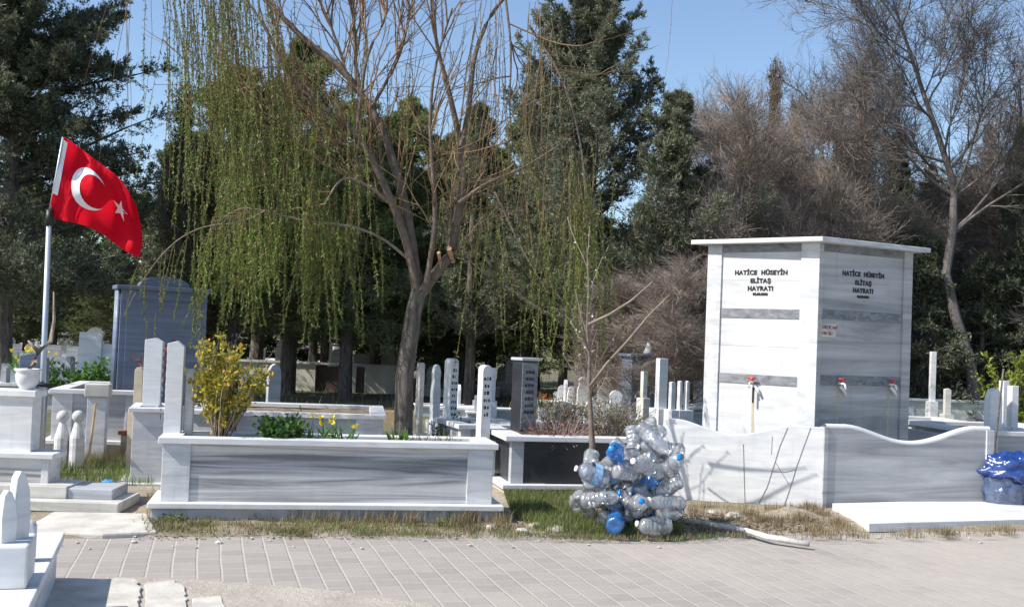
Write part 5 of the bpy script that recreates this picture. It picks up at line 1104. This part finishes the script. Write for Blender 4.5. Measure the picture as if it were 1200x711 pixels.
def tuft(name, label, loc, n, h, wd_, leaf, seed, spread, flower=None, cat='plant', group=None, lean=.35):
    rg = np.random.default_rng(seed); t = thing(name, label, cat, tuple(loc), 0, group); a = rg.uniform(0, 6.283, n); S = np.stack([spread * np.sqrt(rg.random(n)) * np.cos(a), spread * .5 * rg.normal(0, .6, n), np.full(n, -.02)], 1)
    D = np.stack([rg.normal(0, lean, n), rg.normal(0, lean, n), np.ones(n)], 1); T = grow(S, D, h * rg.uniform(.6, 1.1, n), 6, .05, (0, 0, -.35), rg); g = Geo()
    tg = nrm(np.gradient(T, axis=1)); sd3 = nrm(np.cross(tg, rg.normal(0, 1, (n, 1, 3)))) * (wd_ * np.array([.7, 1, 1, .9, .6, .05]))[None, :, None]
    v = np.concatenate([T + sd3, T - sd3], 1).reshape(-1, 3); b0 = (np.arange(n) * 12)[:, None]; k = np.arange(5)[None]; g.add(v, np.stack([b0 + k, b0 + k + 1, b0 + k + 7, b0 + k + 6], -1).reshape(-1, 4)); obj('leaves', g, M[leaf], t, normals=False)
    if flower:
        q_ = T[:: max(1, n // flower[1]), -1] + (0, 0, .02); g = Geo(); idx = np.repeat(np.arange(len(q_)), 7); g.leaves(q_[idx], rg.normal(0, 1, (len(idx), 3)) + (0, -.4, .2), .04, .03, rg, .3); obj('flowers', g, M[flower[0]], t, normals=False)
    return t
shrub('leafy_plant', 'fresh green leafy plant in the long grave box, left of the daffodils', on(f0, fa, .93, .27, .64), .17, .24, 26, 8, (.06, .03), 'fresh_leaf', 'bark', 8, el=.9, cat='plant')
tuft('daffodils', 'clump of daffodils with narrow leaves and yellow flowers in the long grave box', on(f0, fa, 1.32, .27, .64), 46, .24, .008, 'fresh_leaf', 9, .22, ('flower_yellow', 5), 'flowers')
tuft('leafy_plant', 'low strap leaved green plant beside the foot of the thick tree trunk', on(f0, fa, 1.93, .3, .64), 26, .17, .011, 'fresh_leaf', 10, .1)
tuft('dry_plant', 'tuft of dry straw coloured grass at the right end of the long grave box', on(f0, fa, 2.18, .28, .64), 70, .13, .004, 'dry_blade', 11, .28, cat='dry grass')
tuft('leafy_plant', 'yellow flowering plant on the dark blue headstone at the left edge', (pp_ := P(34, 425, 13.5)) * np.array((1, 1, 1)) - (0, 0, .1), 50, .28, .012, 'fresh_leaf', 12, .22, ('flower_yellow', 14), 'flowers')
shrub('leafy_plant', 'round green leafy shrub beyond the flag pole, left of the blue grey monument', np.array(P(100, 418, 19)) * (1, 1, 0) + (0, 0, .2), .75, .6, 30, 14, (.09, .05), 'fresh_leaf', 'bark', 13, el=.8)
shrub('dry_shrub', 'dry olive shrub growing in the black grave, behind the bottle heap', on(dc, da, 1.35, .9, HZ - .05), .32, .5, 46, 6, (.04, .01), 'dry_shrub', 'brown_twig', 14, el=1.1)
shrub('dry_shrub', 'grey green dry shrub in the black grave, right of the dark headstone', on(dc, da, .75, .8, HZ - .05), .36, .4, 40, 7, (.04, .01), 'dry_shrub', 'brown_twig', 15, el=1.1)
shrub('ground_cover', 'low reddish ground cover along the front of the black grave', on(dc, da, .5, .28, HZ - .04), .08, .5, 30, 6, (.025, .017), 'red_leaf', 'brown_twig', 16, el=.5, cat='plant', lmin=0)
shrub('dark_shrub', 'small dark green bush between the two round topped white headstones', np.array(P(545, 500, 12.6)) * (1, 1, 0) + (0, 0, .25), .42, .28, 30, 9, (.045, .025), 'dark_needles', 'bark', 17, el=.9)
shrub('dark_shrub', 'dark green bush left of the dark block headstone', np.array(P(592, 505, 12.4)) * (1, 1, 0) + (0, 0, .2), .5, .3, 34, 9, (.045, .025), 'dark_needles', 'bark', 18, el=.9)
shrub('thuja_shrub', 'bright yellow green evergreen shrub at the right edge', np.array(P(1206, 470, 15)) * (1, 1, 0), 1.65, .24, 70, 14, (.07, .03), 'bright_thuja', 'bark', 19, el=1.4, lmin=0)
tuft('leafy_plant', 'row of green plants in the low wide grave right of the fountain tank', on(P(1062, 497, 15.5) * np.array((1, 1, 0)), R(9), .65, .4, .42), 90, .16, .02, 'fresh_leaf', 20, .5)
tuft('orange_flowers', 'small orange flowers right of the dark block headstone', P(636, 476, 14), 20, .15, .01, 'fresh_leaf', 21, .12, ('flower_orange', 8), 'flowers')
shrub('red_leaf_plant', 'dark red dry plant above the two white headstones before the blue grey monument', np.array(P(186, 400, 12.2)) * (1, 1, 0) + (0, 0, .75), .62, .2, 12, 5, (.05, .03), 'red_leaf', 'bark', 22, el=1.4, lmin=.9)
shrub('dry_shrub', 'rusty brown shrub between the pointed grey headstone and the cream wall', np.array(P(352, 470, 14.5)) * (1, 1, 0) + (0, 0, .1), .35, .5, 30, 6, (.04, .015), 'brown_cypress', 'brown_twig', 23, el=.8)

# --- grasses
gz = .045
grass_region('grass', [(62, 572), (180, 575), (185, 545), (160, 520), (62, 520)], 9000, .10, .0022, M['grass_blade'], 1, 'short green grass between the stepped grave and the long grave box', zf=lambda x, y: gz)
grass_region('dry_grass', [(62, 545), (180, 560), (185, 530), (160, 515), (62, 515)], 5000, .16, .002, M['dry_blade'], 2, 'taller dry grass behind the green patch at the left', zf=lambda x, y: gz)
grass_region('grass', [(585, 570), (680, 565), (690, 610), (800, 622), (800, 634), (640, 632), (600, 610)], 17000, .085, .0022, M['grass_blade'], 3, 'green grass patch around the bottle heap', zf=lambda x, y: gz)
grass_region('dry_grass', [(585, 570), (680, 565), (690, 600), (800, 622), (800, 634), (640, 632), (600, 610)], 5000, .09, .002, M['dry_blade'], 4, 'dry straw mixed into the green patch by the bottle heap', zf=lambda x, y: gz)
grass_region('dry_grass', [(172, 588), (390, 592), (600, 614), (600, 626), (400, 618), (172, 612)], 11000, .10, .0022, M['dry_blade'], 5, 'dry grass tufts along the foot of the long grave box', zf=lambda x, y: gz, clump=150)
grass_region('dry_grass', [(165, 612), (400, 616), (800, 628), (900, 633), (800, 640), (400, 634), (170, 630)], 7000, .045, .0022, M['dry_blade'], 6, 'short dry grass between the long grave box and the road', zf=lambda x, y: gz - .01, clump=260)
grass_region('grass', [(165, 612), (400, 616), (800, 628), (900, 633), (800, 640), (400, 634), (170, 630)], 6000, .04, .002, M['grass_blade'], 7, 'short olive grass between the long grave box and the road', zf=lambda x, y: gz - .01, clump=160)
grass_region('dry_grass', [(800, 600), (965, 598), (975, 612), (1010, 632), (1200, 626), (1200, 634), (960, 640), (820, 630)], 5500, .07, .002, M['dry_blade'], 8, 'sparse dry grass before the fountain basin', zf=lambda x, y: gz, clump=120)
grass_region('grass', [(60, 455), (150, 455), (150, 428), (60, 428)], 9000, .16, .006, M['grass_blade'], 9, 'green grass plot before the blue grey monument', zf=lambda x, y: .0)
grass_region('grass', [(-20, 470), (1230, 500), (1230, 440), (-20, 400)], 26000, .22, .008, M['dry_blade'], 10, 'rough dry grass among the far graves', zf=lambda x, y: .0)
rgx = np.random.default_rng(4)
g = Geo(); n = 900; a = np.array([G(rgx.uniform(800, 960), rgx.uniform(600, 622), .05) for _ in range(n)]); g.leaves(a + rgx.normal(0, .01, (n, 3)) * (1, 1, .3), rgx.normal(0, 1, (n, 3)) * (1, 1, .15), .05, .012, rgx, .1); obj('fallen_leaves', g, M['brown_cypress'], kind='stuff', label='dead brown leaves and twigs in the dirt before the basin', cat='dead leaves', normals=False)

n = 2600; a = []
while len(a) < n:
    c = G(rgx.uniform(150, 1190), rgx.uniform(598, 640), .045); e_ = edge_s(c[0], c[1])
    if -.12 < e_ < .9 and rgx.random() < .35 + .4 * math.sin(c[0] * 7) * math.sin(c[0] * 2.3): a.append(c if e_ > .03 else c * np.array((1, 1, .4)))
a = np.array(a); g = Geo(); g.leaves(a, rgx.normal(0, 1, (n, 3)) * (1, 1, .2), .028, .011, rgx, .1); obj('leaf_litter', g, M['brown_cypress'], kind='stuff', label='brown leaf litter scattered along the whole road edge', cat='dead leaves', normals=False)
for i, (px, py, lb) in enumerate(((300, 606, 'leafy green weed at the foot of the long grave box, left half'), (520, 614, 'leafy green weed before the right end of the long grave box'), (640, 600, 'leafy green weed in the grass left of the bottle heap'), (925, 604, 'leafy green weed at the foot of the basin corner'), (200, 610, 'leafy green weed by the left foot of the long grave box'))):
    shrub('weed', lb, G(px, py, .04), .07, .09, 12, 4, (.035, .016), 'grass_blade', 'brown_twig', 60 + i, el=.6, cat='plant', group='weeds along the road edge', twr=.002, lmin=0)

for o in COL.objects:
    if 'label' in o and not 4 <= len(o['label'].replace('-', ' ').split()) <= 16: print('LONGLABEL', len(o['label'].split()), o['label'])
